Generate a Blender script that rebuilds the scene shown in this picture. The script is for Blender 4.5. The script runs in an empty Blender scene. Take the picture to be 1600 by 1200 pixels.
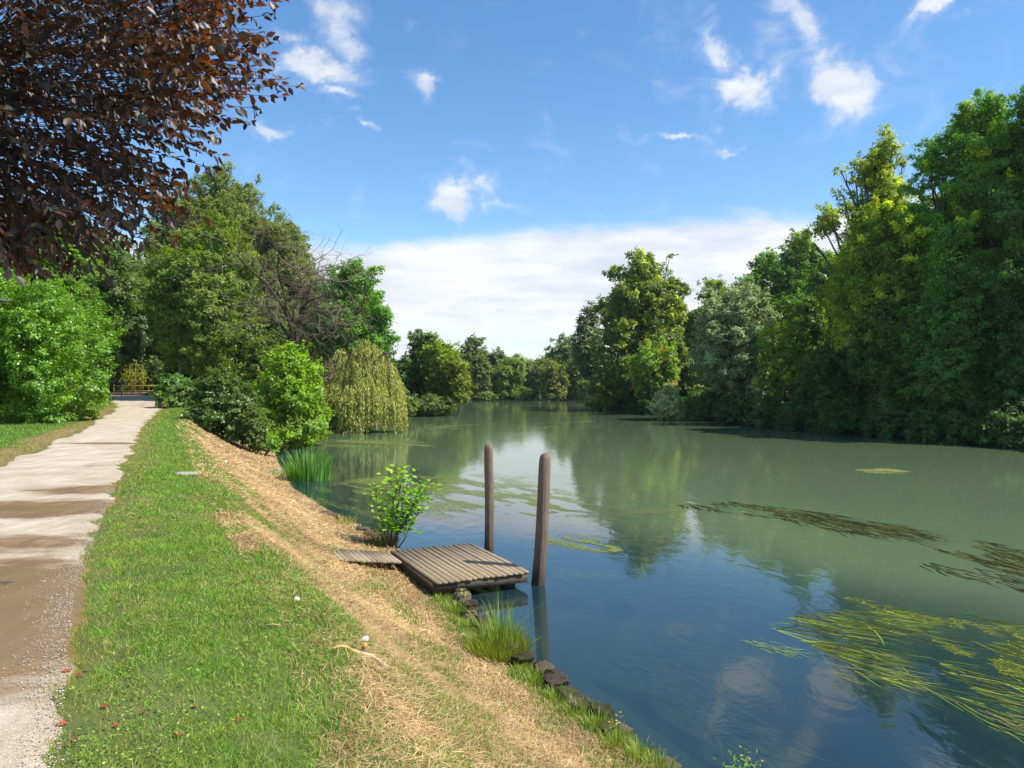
import bpy, math, random
import numpy as np
from mathutils import Vector

# ------------------------------------------------------------------ camera, sky, sun
sc = bpy.context.scene
H = 3.3            # camera height above the river
F = 1150.0
cam_d = bpy.data.cameras.new("camera"); cam = bpy.data.objects.new("camera", cam_d)
sc.collection.objects.link(cam); sc.camera = cam
cam.location = (0, 0, H); cam.rotation_euler = (math.radians(90), 0, 0)
cam_d.sensor_width = 36; cam_d.lens = 36 * F / 1600; cam_d.clip_start = 0.05; cam_d.clip_end = 6000
SUN_EL = math.radians(53); SUN_AZ = math.radians(108)      # azimuth clockwise from +Y
sd = bpy.data.lights.new("sun", 'SUN'); so = bpy.data.objects.new("sun", sd); sc.collection.objects.link(so)
sd.energy = 4.6; sd.angle = math.radians(0.55); sd.color = (1.0, 0.95, 0.86)
tosun = Vector((math.sin(SUN_AZ) * math.cos(SUN_EL), math.cos(SUN_AZ) * math.cos(SUN_EL), math.sin(SUN_EL)))
so.rotation_euler = tosun.to_track_quat('Z', 'Y').to_euler(); so.location = (30, 0, 60)
sc.view_settings.view_transform = 'Standard'; sc.view_settings.look = 'None'
sc.view_settings.exposure = 0.50; sc.view_settings.gamma = 1.0
sc.render.engine = 'CYCLES'
cy = sc.cycles
cy.max_bounces = 7; cy.diffuse_bounces = 3; cy.glossy_bounces = 3; cy.transmission_bounces = 4; cy.transparent_max_bounces = 8
cy.caustics_reflective = False; cy.caustics_refractive = False; cy.use_denoising = True
cy.sample_clamp_indirect = 4.0; cy.use_adaptive_sampling = True; cy.adaptive_threshold = 0.015


class NT:
    """small helper for node trees"""
    def __init__(s, tree): s.t = tree; s.n = tree.nodes; s.l = tree.links
    def node(s, kind, **kw):
        n = s.n.new(kind)
        for k, v in kw.items(): setattr(n, k, v)
        return n
    def put(s, sock, v):
        if hasattr(v, 'links') or isinstance(v, bpy.types.NodeSocket): s.l.new(v, sock)
        else: sock.default_value = v
    def math(s, op, a, b=None, c=None, clamp=False):
        n = s.node('ShaderNodeMath', operation=op); n.use_clamp = clamp
        for i, v in enumerate((a, b, c)):
            if v is not None: s.put(n.inputs[i], v)
        return n.outputs[0]
    def mix(s, f, a, b, blend='MIX'):
        n = s.node('ShaderNodeMix', data_type='RGBA', blend_type=blend)
        s.put(n.inputs[0], f); s.put(n.inputs[6], a if not isinstance(a, tuple) else (*a[:3], 1))
        s.put(n.inputs[7], b if not isinstance(b, tuple) else (*b[:3], 1))
        return n.outputs[2]
    def noise(s, vec, scale, detail=4, rough=0.55, dist=0.0, lac=2.0):
        n = s.node('ShaderNodeTexNoise'); s.put(n.inputs['Vector'], vec)
        n.inputs['Scale'].default_value = scale; n.inputs['Detail'].default_value = detail
        n.inputs['Roughness'].default_value = rough; n.inputs['Distortion'].default_value = dist
        n.inputs['Lacunarity'].default_value = lac
        return n.outputs[0]
    def ramp(s, v, a, b, smooth=True):
        n = s.node('ShaderNodeMapRange'); n.interpolation_type = 'SMOOTHSTEP' if smooth else 'LINEAR'
        s.put(n.inputs[0], v); n.inputs[1].default_value = a; n.inputs[2].default_value = b
        return n.outputs[0]
    def scale(s, vec, sx, sy, sz, rz=0):
        n = s.node('ShaderNodeMapping'); s.put(n.inputs[0], vec)
        n.inputs['Scale'].default_value = (sx, sy, sz); n.inputs['Rotation'].default_value = (0, 0, rz)
        return n.outputs[0]


# ---- sky with clouds placed by compass direction and height
w = bpy.data.worlds.new("World"); sc.world = w; w.use_nodes = True
nt = NT(w.node_tree); nt.n.clear()
sky = nt.node('ShaderNodeTexSky', sky_type='NISHITA'); sky.sun_disc = False
sky.sun_elevation = SUN_EL; sky.sun_rotation = SUN_AZ; sky.air_density = 1.0; sky.dust_density = 0.3; sky.ozone_density = 2.0
hs = nt.node('ShaderNodeHueSaturation'); nt.l.new(sky.outputs[0], hs.inputs['Color'])
hs.inputs['Saturation'].default_value = 1.22
bg = nt.node('ShaderNodeBackground'); nt.l.new(hs.outputs[0], bg.inputs[0]); bg.inputs[1].default_value = 0.148
tc = nt.node('ShaderNodeTexCoord').outputs['Generated']
warp = nt.noise(tc, 5.0, 5, 0.6)
wn = nt.node('ShaderNodeTexNoise'); nt.l.new(tc, wn.inputs['Vector']); wn.inputs['Scale'].default_value = 7; wn.inputs['Detail'].default_value = 6; wn.inputs['Roughness'].default_value = 0.62
wc = nt.node('ShaderNodeVectorMath', operation='SUBTRACT'); nt.l.new(wn.outputs[1], wc.inputs[0]); wc.inputs[1].default_value = (.5, .5, .5)
wm = nt.node('ShaderNodeVectorMath', operation='SCALE'); nt.l.new(wc.outputs[0], wm.inputs[0]); wm.inputs['Scale'].default_value = 0.16
wa = nt.node('ShaderNodeVectorMath', operation='ADD'); nt.l.new(tc, wa.inputs[0]); nt.l.new(wm.outputs[0], wa.inputs[1])
def azel(vec):
    sp = nt.node('ShaderNodeSeparateXYZ'); nt.l.new(vec, sp.inputs[0])
    az = nt.math('ARCTAN2', sp.outputs[0], sp.outputs[1])
    hor = nt.math('SQRT', nt.math('ADD', nt.math('MULTIPLY', sp.outputs[0], sp.outputs[0]), nt.math('MULTIPLY', sp.outputs[1], sp.outputs[1])))
    return az, nt.math('ARCTAN2', sp.outputs[2], hor)
az, el = azel(wa.outputs[0]); az0, el0 = azel(tc)
def blob(px, py, wx, wy, amp=1.0, tilt=0.0):
    x = (px - 800) / F; z = (598 - py) / F
    a0 = math.atan(x); e0 = math.atan(z / math.hypot(1, x)); sa = wx / F * math.cos(a0) ** 2; se = wy / F * math.cos(a0)
    da = nt.math('SUBTRACT', az, a0); de = nt.math('SUBTRACT', el, e0)
    c, s_ = math.cos(tilt), math.sin(tilt)
    u = nt.math('ADD', nt.math('MULTIPLY', da, c / sa), nt.math('MULTIPLY', de, s_ / sa))
    v = nt.math('ADD', nt.math('MULTIPLY', da, -s_ / se), nt.math('MULTIPLY', de, c / se))
    r2 = nt.math('ADD', nt.math('MULTIPLY', u, u), nt.math('MULTIPLY', v, v))
    return nt.math('MULTIPLY', nt.math('EXPONENT', nt.math('MULTIPLY', r2, -1.0)), amp)
blobs = [blob(1110, 75, 22, 60, .62, -.2), blob(1145, 150, 62, 30, .95, -.35), blob(1240, 35, 34, 60, .55, .5),
         blob(1310, 120, 70, 52, 1.05, -.7), blob(1190, 90, 30, 60, .4, .5), blob(1485, 20, 70, 17, 1.0), blob(1075, 216, 40, 8, .75), blob(1148, 231, 18, 8, .6),
         blob(715, 305, 46, 32, 1.1, -.6), blob(790, 338, 60, 12, .5, .2), blob(490, 82, 60, 24, .9, .15), blob(525, 25, 36, 36, .62),
         blob(450, 40, 40, 12, .5), blob(650, 112, 34, 18, .75, -.4), blob(568, 200, 34, 11, .85, -.1), blob(430, 203, 26, 14, .9), blob(515, 128, 45, 10, .6),
         blob(540, 165, 24, 7, .4), blob(1560, 330, 200, 30, .5),
         blob(-400, 260, 300, 60, .9), blob(2300, -200, 300, 100, .7), blob(300, -500, 200, 60, .8), blob(1300, -600, 200, 80, .7)]
acc = blobs[0]
for b_ in blobs[1:]: acc = nt.math('MAXIMUM', acc, b_)
fine = nt.noise(nt.scale(tc, 1, 1, 1.5), 14.0, 8, 0.62, 0.6)
small = nt.ramp(nt.math('ADD', acc, nt.math('MULTIPLY', nt.math('SUBTRACT', fine, 0.5), 1.5)), 0.22, 0.95)
# the low bank of cloud along the horizon, its top rising to the right
top = nt.math('ADD', nt.math('MULTIPLY', az0, 0.036), 0.196)
lump = nt.noise(nt.scale(tc, 1, 1, 2.2), 4.5, 7, 0.58, 0.4)
d = nt.math('ADD', nt.math('SUBTRACT', top, el0), nt.math('MULTIPLY', nt.math('SUBTRACT', lump, 0.5), 0.085))
band = nt.ramp(d, -0.010, 0.016)
streak = nt.noise(nt.scale(tc, 1, 1, 9.0), 3.2, 6, 0.6)
low = nt.math('SUBTRACT', 1.0, nt.math('MULTIPLY', nt.ramp(el0, 0.10, 0.02), nt.math('MULTIPLY', nt.ramp(streak, 0.42, 0.60), 0.62)))
band = nt.math('MULTIPLY', band, nt.math('MULTIPLY', low, 0.96))
veil = nt.ramp(nt.math('ADD', acc, nt.math('MULTIPLY', nt.math('SUBTRACT', fine, 0.5), 1.9)), 0.05, 0.85)
cov = nt.math('MAXIMUM', nt.math('MAXIMUM', nt.math('MULTIPLY', small, 0.88), nt.math('MULTIPLY', veil, 0.34)), band)
shade = nt.ramp(nt.noise(nt.scale(tc, 1, 1, 5.0), 6.0, 6, 0.6), 0.32, 0.62)
ccol = nt.mix(shade, (0.72, 0.78, 0.88), (0.98, 0.985, 1.0))
bg2 = nt.node('ShaderNodeBackground'); nt.l.new(ccol, bg2.inputs[0]); bg2.inputs[1].default_value = 0.74
ms = nt.node('ShaderNodeMixShader'); nt.l.new(cov, ms.inputs[0]); nt.l.new(bg.outputs[0], ms.inputs[1]); nt.l.new(bg2.outputs[0], ms.inputs[2])
wo = nt.node('ShaderNodeOutputWorld'); nt.l.new(ms.outputs[0], wo.inputs[0])

# ------------------------------------------------------------------ numeric helpers
rng = np.random.default_rng(11)
def norm(v): return v / np.maximum(np.linalg.norm(v, axis=-1, keepdims=True), 1e-9)
def _h(ix, iy, iz=0):
    n = (ix * 374761393 + iy * 668265263 + iz * 2147483647 + 974711) & 0xffffffff
    n = ((n ^ (n >> 13)) * 1274126177) & 0xffffffff
    return ((n ^ (n >> 16)) & 0xffff) / 65535.0
def vn2(x, y, s=0):
    x = np.asarray(x, float); y = np.asarray(y, float)
    ix = np.floor(x).astype(np.int64); iy = np.floor(y).astype(np.int64); fx = x - ix; fy = y - iy
    fx = fx * fx * (3 - 2 * fx); fy = fy * fy * (3 - 2 * fy)
    a = _h(ix, iy, s); b = _h(ix + 1, iy, s); c = _h(ix, iy + 1, s); e = _h(ix + 1, iy + 1, s)
    return (a * (1 - fx) + b * fx) * (1 - fy) + (c * (1 - fx) + e * fx) * fy
def fbm(x, y, s=0, o=4):
    r = 0; a = .5; t = 0
    for i in range(o): r = r + a * vn2(x * 2 ** i, y * 2 ** i, s + i * 7); t += a; a *= .55
    return r / t
def n3(p, f, s=0):
    return (vn2(p[:, 0] * f, p[:, 1] * f + p[:, 2] * f * 1.7, s) + vn2(p[:, 2] * f + 9.1, p[:, 0] * f - p[:, 1] * f * .6, s + 3)) * .5
def px2w(px, py, z=0.0):
    D = F * (H - z) / (py - 598.0); return (px - 800) / F * D, D

class MB:
    """collects geometry and builds ONE mesh object"""
    def __init__(s): s.v = []; s.f = []; s.c = []; s.n = 0
    def add(s, v, faces, col=(1, 1, 1)):
        v = np.asarray(v, float).reshape(-1, 3); s.v.append(v)
        for fa in faces:
            fa = np.asarray(fa, np.int64); s.f.append(fa + s.n)
        c = np.asarray(col, float)
        s.c.append(np.broadcast_to(c, (len(v), 3)) if c.ndim == 1 else c); s.n += len(v)
    def build(s, name, mat, parent=None, smooth=False):
        me = bpy.data.meshes.new(name)
        V = np.concatenate(s.v); me.vertices.add(len(V)); me.vertices.foreach_set('co', V.astype(np.float32).ravel())
        fs = [f.reshape(-1, f.shape[-1]) for f in s.f if f.size]
        li = np.concatenate([f.ravel() for f in fs]); tot = np.concatenate([np.full(len(f), f.shape[1]) for f in fs])
        st = np.concatenate([[0], np.cumsum(tot)[:-1]])
        me.loops.add(len(li)); me.loops.foreach_set('vertex_index', li.astype(np.int32))
        me.polygons.add(len(tot)); me.polygons.foreach_set('loop_start', st.astype(np.int32)); me.polygons.foreach_set('loop_total', tot.astype(np.int32))
        if smooth: me.polygons.foreach_set('use_smooth', np.ones(len(tot), bool))
        C = np.concatenate(s.c); at = me.color_attributes.new('Col', 'FLOAT_COLOR', 'POINT')
        C4 = np.ones((len(C), 4), np.float32); C4[:, :3] = C; at.data.foreach_set('color', C4.ravel())
        me.update(calc_edges=True); me.validate()
        if mat: me.materials.append(mat)
        o = bpy.data.objects.new(name, me); sc.collection.objects.link(o)
        if parent is not None: o.parent = parent
        return o
    def scatter(s, tv, tf, P, T, N, L, W, col):
        """template tv (k,3: along, side, up) set at every P"""
        T = norm(T); B = norm(np.cross(N, T)); N = np.cross(T, B)
        tv = np.asarray(tv, float); k = len(tv); n = len(P)
        L = np.broadcast_to(L, n)[:, None, None]; W = np.broadcast_to(W, n)[:, None, None]
        V = P[:, None, :] + tv[None, :, 0:1] * L * T[:, None, :] + tv[None, :, 1:2] * W * B[:, None, :] + tv[None, :, 2:3] * L * N[:, None, :]
        off = (np.arange(n) * k)[:, None, None]
        faces = [np.asarray(f)[None] + off for f in tf]
        faces = [f.reshape(-1, f.shape[-1]) for f in faces]
        s.add(V.reshape(-1, 3), faces, np.repeat(col, k, axis=0))
    def tube(s, pts, rad, sides=6, col=(1, 1, 1), cap=True):
        pts = np.asarray(pts, float); n = len(pts); rad = np.broadcast_to(rad, n)
        t = norm(np.gradient(pts, axis=0)); a = np.array([0.31, 0.77, 0.2]) if abs(t[0, 2]) > .8 else np.array([0, 0, 1.0])
        u = norm(np.cross(t, a)); v = np.cross(t, u); an = np.arange(sides) / sides * 2 * np.pi
        V = pts[:, None] + rad[:, None, None] * (np.cos(an)[None, :, None] * u[:, None] + np.sin(an)[None, :, None] * v[:, None])
        i = np.arange(n - 1)[:, None] * sides; j = np.arange(sides)[None]; k = (j + 1) % sides
        q = np.stack([i + j, i + k, i + sides + k, i + sides + j], -1).reshape(-1, 4)
        fs = [q]
        if cap and sides > 3: fs.append(np.array([list(range(sides))[::-1]])); fs.append(np.array([[(n - 1) * sides + x for x in range(sides)]]))
        s.add(V.reshape(-1, 3), fs, col)
    def box(s, c, size, rot=0.0, col=(1, 1, 1), jit=0.0):
        x, y, z = np.array(size) / 2; v = np.array([[i * x, j * y, k * z] for k in (-1, 1) for j in (-1, 1) for i in (-1, 1)])
        if jit: v = v + rng.normal(0, jit, v.shape)
        cr, sr = math.cos(rot), math.sin(rot); R = np.array([[cr, -sr, 0], [sr, cr, 0], [0, 0, 1]])
        s.add(v @ R.T + np.array(c), [np.array([[0, 2, 3, 1], [4, 5, 7, 6], [0, 1, 5, 4], [2, 6, 7, 3], [0, 4, 6, 2], [1, 3, 7, 5]])], col)

LEAF4 = ([(0, 0, 0), (.45, .5, .06), (1, 0, -.04), (.45, -.5, .06)], [[(0, 3, 2, 1)]])
LEAF8 = ([(0, 0, 0), (.25, .38, .05), (.55, .46, .06), (.82, .24, .0), (1.08, 0, -.14), (.82, -.24, .0), (.55, -.46, .06), (.25, -.38, .05), (.3, 0, -.03), (.6, 0, -.03)],
         [[(0, 8, 1, 0)][:0] or [(0, 8, 1)] + [(0, 7, 8)], [(8, 9, 2, 1), (8, 7, 6, 9), (9, 4, 3, 2), (9, 6, 5, 4)]])
BLADE = ([(0, .5, 0), (0, -.5, 0), (.55, .38, .06), (.55, -.38, .06), (1, 0, .26)], [[(0, 1, 3, 2)], [(2, 3, 4)]])
STRAW = ([(0, .5, 0), (0, -.5, 0), (.5, -.5, .07), (.5, .5, .07), (1, -.3, 0), (1, .3, 0)], [[(0, 1, 2, 3), (3, 2, 4, 5)]])

def tag(o, label=None, cat=None, group=None, kind=None):
    if label: o['label'] = label
    if cat: o['category'] = cat
    if group: o['group'] = group
    if kind: o['kind'] = kind
    return o
def empty(name, loc, rz=0.0):
    o = bpy.data.objects.new(name, None); sc.collection.objects.link(o); o.location = loc; o.rotation_euler = (0, 0, rz)
    o.empty_display_size = .3; return o
def kids(o): return [c for c in bpy.data.objects if c.parent is o]
def copy_tree(o, loc, rz=0, scale=(1, 1, 1)):
    c = o.copy(); sc.collection.objects.link(c); c.location = loc; c.rotation_euler = (0, 0, rz); c.scale = scale
    for k in kids(o):
        d = k.copy(); sc.collection.objects.link(d); d.parent = c
    return c

# ------------------------------------------------------------------ materials
def mat(name):
    m = bpy.data.materials.new(name); m.use_nodes = True; t = NT(m.node_tree); t.n.clear()
    out = t.node('ShaderNodeOutputMaterial'); return m, t, out
def attr(t): return t.node('ShaderNodeVertexColor', layer_name='Col').outputs[0]
def foliage(name, trans=0.48, gloss=0.025, rough=0.5, tcol=(1.7, 1.6, 0.42), tint=(2.15, 1.98, 1.25)):
    m, t, out = mat(name); c = t.mix(1.0, attr(t), tint, 'MULTIPLY')
    c = t.mix(1.0, c, t.node('ShaderNodeObjectInfo').outputs['Color'], 'MULTIPLY')
    df = t.node('ShaderNodeBsdfDiffuse'); t.l.new(c, df.inputs[0])
    tr = t.node('ShaderNodeBsdfTranslucent'); t.l.new(t.mix(1.0, c, tcol, 'MULTIPLY'), tr.inputs[0])
    m1 = t.node('ShaderNodeMixShader'); m1.inputs[0].default_value = trans; t.l.new(df.outputs[0], m1.inputs[1]); t.l.new(tr.outputs[0], m1.inputs[2])
    gl = t.node('ShaderNodeBsdfGlossy'); gl.inputs[0].default_value = (1, 1, 1, 1); gl.inputs['Roughness'].default_value = rough
    m2 = t.node('ShaderNodeMixShader'); m2.inputs[0].default_value = gloss; t.l.new(m1.outputs[0], m2.inputs[1]); t.l.new(gl.outputs[0], m2.inputs[2])
    t.l.new(m2.outputs[0], out.inputs[0]); return m
def solid(name, rough=0.8, bump=0.3, bscale=30, var=0.35, spec=0.3, stretch=(1, 1, 1), tint=(1, 1, 1)):
    m, t, out = mat(name); p = t.node('ShaderNodeBsdfPrincipled'); tcn = t.node('ShaderNodeTexCoord').outputs['Object']
    n = t.noise(t.scale(tcn, *stretch), bscale, 6, .65)
    n2 = t.noise(tcn, bscale * .17, 4, .6)
    f = t.math('ADD', 1 - var, t.math('MULTIPLY', t.math('ADD', t.math('MULTIPLY', n, .6), t.math('MULTIPLY', n2, .4)), 2 * var))
    cc = t.node('ShaderNodeCombineColor');
    for i in range(3): t.l.new(f, cc.inputs[i])
    c = t.mix(1.0, t.mix(1.0, attr(t), tint, 'MULTIPLY'), cc.outputs[0], 'MULTIPLY')
    t.l.new(c, p.inputs['Base Color']); p.inputs['Roughness'].default_value = rough; p.inputs['Specular IOR Level'].default_value = spec
    b = t.node('ShaderNodeBump'); b.inputs['Strength'].default_value = bump; b.inputs['Distance'].default_value = .03; t.l.new(n, b.inputs['Height'])
    t.l.new(b.outputs[0], p.inputs['Normal']); t.l.new(p.outputs[0], out.inputs[0]); return m

M_leaf = foliage('leaf_green'); M_dense = foliage('leaf_glossy', .36, .035, .42)
M_silver = foliage('leaf_silver', .28, .02, .6, (1.1, 1.15, .8), (1.8, 1.8, 1.45)); M_plum = foliage('leaf_plum', .30, .04, .45, (3.0, 1.25, .3), (1, 1, 1))
M_grass = foliage('grass_blade', .38, .03, .5, (1.3, 1.3, .5), (1.75, 1.55, 1.15)); M_straw = foliage('dry_straw', .15, .03, .5, (1.1, 1.0, .8), (.94, .86, .76))
M_algae = foliage('algae', .1, .05, .4, tint=(1, 1, 1)); M_weed = foliage('dark_weed', .05, .008, .5, tint=(1, 1, 1)); M_bark = solid('bark', .9, .6, 14, .45, .15, (1, 1, .25)); M_stone = solid('stone', .9, .8, 22, .45, .2)
M_wood = solid('weathered_wood', .85, .9, 30, .62, .2, (1, 1, .05)); M_deck = solid('deck_wood', .85, .8, 26, .58, .2, (1, 1, 1))
M_plain = solid('plain_surface', .6, .1, 20, .12); M_litter = solid('litter_paper', .5, .1, 40, .1)

# ------------------------------------------------------------------ the lie of the land
KY = np.array([-30, 0, 3, 6.3, 7, 7.8, 8.7, 9.8, 11.9, 14, 16.4, 18.8, 23.4, 31, 37, 41, 51, 61, 80, 112, 158, 168, 176, 400, 3000.])
KW = np.array([12, 4.4, 3.0, 1.48, 1.1, .68, .23, -.34, -.93, -1.9, -3.1, -4.6, -7.0, -9.85, -12, -12.7, -13.3, -10.5, -10, -6.8, -8, -2, 12, 20, 20])
def x_water(y): return np.interp(y, KY, KW)
RY = np.array([-60, 0, 20, 30, 38, 44, 50, 70, 84, 112, 140, 160, 176, 400, 3000.])
RX = np.array([44, 36, 32, 29.3, 26.6, 23.6, 21, 16.8, 15.2, 12.6, 14, 19, 24, 21, 21])
def x_right(y): return np.interp(y, RY, RX)
CY = np.array([-30, 0, 3.15, 5.4, 7.3, 10.7, 18, 26, 35, 45, 60, 80, 3000.])
CX = np.array([9, 1.0, -.28, -1.18, -2.20, -3.9, -7.4, -11.3, -15.2, -18.5, -20, -20, -20])
def x_crest(y): return np.interp(y, CY, CX)
PY = np.array([-30, 0, 3.06, 3.8, 5.4, 7.3, 10.7, 18, 25, 35, 44, 55, 68, 80.])
PX = np.array([8, -.68, -1.83, -2.26, -3.17, -4.1, -5.75, -9.3, -12.6, -17.1, -20.8, -26.5, -33.4, -40])
def x_path(y): return np.interp(y, PY, PX)                     # right edge of the path
def x_edge(y): return x_path(y) + (fbm(y * 1.3, 3.0 + 0 * y, 71) - .5) * .40 + (fbm(y * 4, 1.0 + 0 * y, 5, 3) - .5) * .14
LY = np.array([-30, 0, 5.4, 10, 14.5, 22.4, 32, 44, 55, 68, 80.])
LX = np.array([1, -5.2, -6.4, -8.0, -10.1, -13.5, -18, -23.6, -29.8, -37, -44])
def x_pathl(y): return np.interp(y, LY, LX)
def land(y): return 1.7 + .75 * np.clip((np.asarray(y, float) - 34) / 34, 0, 1) ** 1.2
def ss(t): t = np.clip(t, 0, 1); return t * t * (3 - 2 * t)
def ground(x, y, micro=True):
    x = np.asarray(x, float); y = np.asarray(y, float)
    xw = x_water(y) - .16 * ss((12.5 - y) / 1.0); xr = x_right(y); xc = x_crest(y); top = land(y)
    t = (x - xc) / np.maximum(xw - xc, .5)
    s = np.clip((t + .10) / 1.10, 0, 1); s = s * s / (s + .07) * 1.07
    left = top * (1 - s) ** 1.75 * (1 - .0 * s)
    # a low ledge where the slope meets the water
    left = np.where(s > .9, left, left)
    dl = x - xw; dr = xr - x
    bed = -np.minimum(np.minimum(dl, dr) * .45, 1.4)
    right = np.minimum(-dr * .9, 1.0) + .0
    z = np.where(dl < 0, left, np.where(dr > 0, bed, right))
    far = np.clip((y - 172) / 6, 0, 1); z = z * (1 - far) + 1.2 * far
    if micro:
        am = np.where(dl < 0, np.clip(-dl * .3, 0, 1), .2)
        onp = (x < x_path(y) + .3) & (x > x_pathl(y) - .3)
        z = z + (fbm(x * .6, y * .6, 3) - .5) * .22 * am * np.where(onp, .15, 1) + (fbm(x * 4, y * 4, 5, 2) - .5) * .05 * am * np.where(onp, .1, 1)
    return z
def green(x, y):
    """1 = fresh lawn, 0 = dry mown slope"""
    xc = x_crest(y); w_ = .35 + .03 * y; nz = (fbm(x * 1.5, y * 1.1, 21) - .5)
    g = ss((xc + .10 + nz * (2.2 + .03 * y) - x) / (w_ + .35) + .5)
    patch = ss((fbm(x * 2.9 + 4, y * 1.6, 33) - .50) * 7) * .55 * ss((16 - y) / 4)
    xw = x_water(y); d = xw - x
    fr = ss((.62 + (fbm(x * 2, y * 2, 8) - .5) * .9 - d) / .35) * (y < 13.5)
    return np.clip(np.maximum(np.maximum(g, patch), fr), 0, 1)

ys = np.concatenate([np.arange(-14, 1, 1.0), np.arange(1, 14, .09), np.arange(14, 30, .22), np.arange(30, 70, .8), np.arange(70, 190, 3), np.geomspace(190, 1500, 20)])
us = np.concatenate([-np.geomspace(1400, 34, 22), np.arange(-33, -10, .6), np.arange(-10, -6, .25), np.arange(-6, .31, .075)])
rf = np.linspace(0, 1, 18)[1:]; rr = np.concatenate([np.arange(.6, 8, .8), np.geomspace(9, 1400, 20)])
rows = []
for y in ys:
    xw = float(x_water(y)); xr = float(x_right(y)); a = xw + us; st = a[-1]
    rows.append(np.concatenate([a, st + rf * (xr - st), xr + rr]))
X = np.array(rows); Y = np.repeat(ys[:, None], X.shape[1], 1); Z = ground(X, Y)
G = green(X, Y); nzz = fbm(X * 2, Y * 2, 44)[..., None]
gcol = np.array([.14, .17, .05]) * (.8 + .5 * nzz); dcol = np.array([.26, .17, .08]) * (.75 + .5 * nzz)
C = gcol * G[..., None] + dcol * (1 - G[..., None])
soil = ss((fbm(X * 1.3, Y * 1.3, 61) - .58) * 8)[..., None] * (1 - G[..., None]); C = C * (1 - .65 * soil) + np.array([.17, .095, .05]) * .65 * soil
xw_ = x_water(Y); wet = ss((X - xw_ + .18) / .22)[..., None]; C = C * (1 - wet) + np.array([.06, .065, .045]) * wet
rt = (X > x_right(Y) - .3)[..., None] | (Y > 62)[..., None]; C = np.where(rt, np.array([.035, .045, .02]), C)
edge = ss((x_pathl(Y) - X - .35 - 1.2 * (nzz[..., 0] - .3)) / .7)
lf = (X < x_pathl(Y))[..., None]; C = np.where(lf, np.array([.30, .19, .08]) * (1 - edge[..., None]) + np.array([.08, .15, .03]) * edge[..., None], C)
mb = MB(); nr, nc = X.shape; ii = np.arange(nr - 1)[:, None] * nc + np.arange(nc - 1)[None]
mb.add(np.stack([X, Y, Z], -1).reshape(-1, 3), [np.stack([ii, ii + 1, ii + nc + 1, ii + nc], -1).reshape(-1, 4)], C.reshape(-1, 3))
m, t, out = mat('ground_soil'); p = t.node('ShaderNodeBsdfPrincipled'); oc = t.node('ShaderNodeTexCoord').outputs['Object']
n1 = t.noise(oc, 9, 8, .7); n2 = t.noise(oc, 60, 4, .7); nn = t.math('ADD', .45, t.math('ADD', t.math('MULTIPLY', n1, .6), t.math('MULTIPLY', n2, .5)))
cc = t.node('ShaderNodeCombineColor'); [t.l.new(nn, cc.inputs[i]) for i in range(3)]
t.l.new(t.mix(1.0, attr(t), cc.outputs[0], 'MULTIPLY'), p.inputs['Base Color']); p.inputs['Roughness'].default_value = .95; p.inputs['Specular IOR Level'].default_value = .1
b = t.node('ShaderNodeBump'); b.inputs['Strength'].default_value = .7; b.inputs['Distance'].default_value = .04; t.l.new(n2, b.inputs['Height']); t.l.new(b.outputs[0], p.inputs['Normal'])
t.l.new(p.outputs[0], out.inputs[0]); M_ground = m
tag(mb.build('ground', M_ground, smooth=True), 'river banks and bed with grassy crest and dry slope', kind='structure')

# ---- path
pys = np.concatenate([np.arange(-6, 14, .05), np.arange(14, 30, .2), np.arange(30, 74, .5)])
K = 44; tt = np.linspace(0, 1, K); rows = []
for y in pys:
    r = float(x_edge(np.array([y]))[0]); l = float(x_pathl(y)) + (fbm(y * .8, 9.0, 72) - .5) * .7
    rows.append(l + (r - l) * tt)
PXs = np.array(rows); PYs = np.repeat(pys[:, None], K, 1); e = np.minimum(tt, 1 - tt)[None] * 3.2
PZ = ground(PXs, PYs, False) + .022 - .03 * np.exp(-(e / .06) ** 2) + (fbm(PXs * 1.2, PYs * 1.2, 15) - .5) * .03 * np.clip(e * 3, 0, 1)
mb = MB(); ii = np.arange(len(pys) - 1)[:, None] * K + np.arange(K - 1)[None]
mb.add(np.stack([PXs, PYs, PZ], -1).reshape(-1, 3), [np.stack([ii, ii + 1, ii + K + 1, ii + K], -1).reshape(-1, 4)], (.5, .5, .5))
m, t, out = mat('path_gravel'); p = t.node('ShaderNodeBsdfPrincipled'); oc = t.node('ShaderNodeTexCoord').outputs['Object']
n1 = t.noise(oc, 1.6, 7, .65); n2 = t.noise(oc, 22, 6, .7); n3_ = t.noise(oc, 90, 3, .7)
vo = t.node('ShaderNodeTexVoronoi'); t.l.new(oc, vo.inputs['Vector']); vo.inputs['Scale'].default_value = 55
base = t.mix(t.ramp(n1, .35, .68), (.45, .365, .25), (.62, .52, .39)); base = t.mix(t.ramp(n2, .55, .75), base, (.40, .31, .22)); base = t.mix(t.math('MULTIPLY', t.ramp(vo.outputs['Distance'], .5, .1), .35), base, (.86, .80, .70))
sp = t.node('ShaderNodeSeparateXYZ'); t.l.new(oc, sp.inputs[0])
def wetblob(px, py, rx, ry, amp=1.0):
    cx, cy_ = px2w(px, py, 1.7)
    u = t.math('DIVIDE', t.math('SUBTRACT', sp.outputs[0], cx), rx); v = t.math('DIVIDE', t.math('SUBTRACT', sp.outputs[1], cy_), ry)
    return t.math('MULTIPLY', t.math('EXPONENT', t.math('MULTIPLY', t.math('ADD', t.math('MULTIPLY', u, u), t.math('MULTIPLY', v, v)), -1)), amp)
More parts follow.
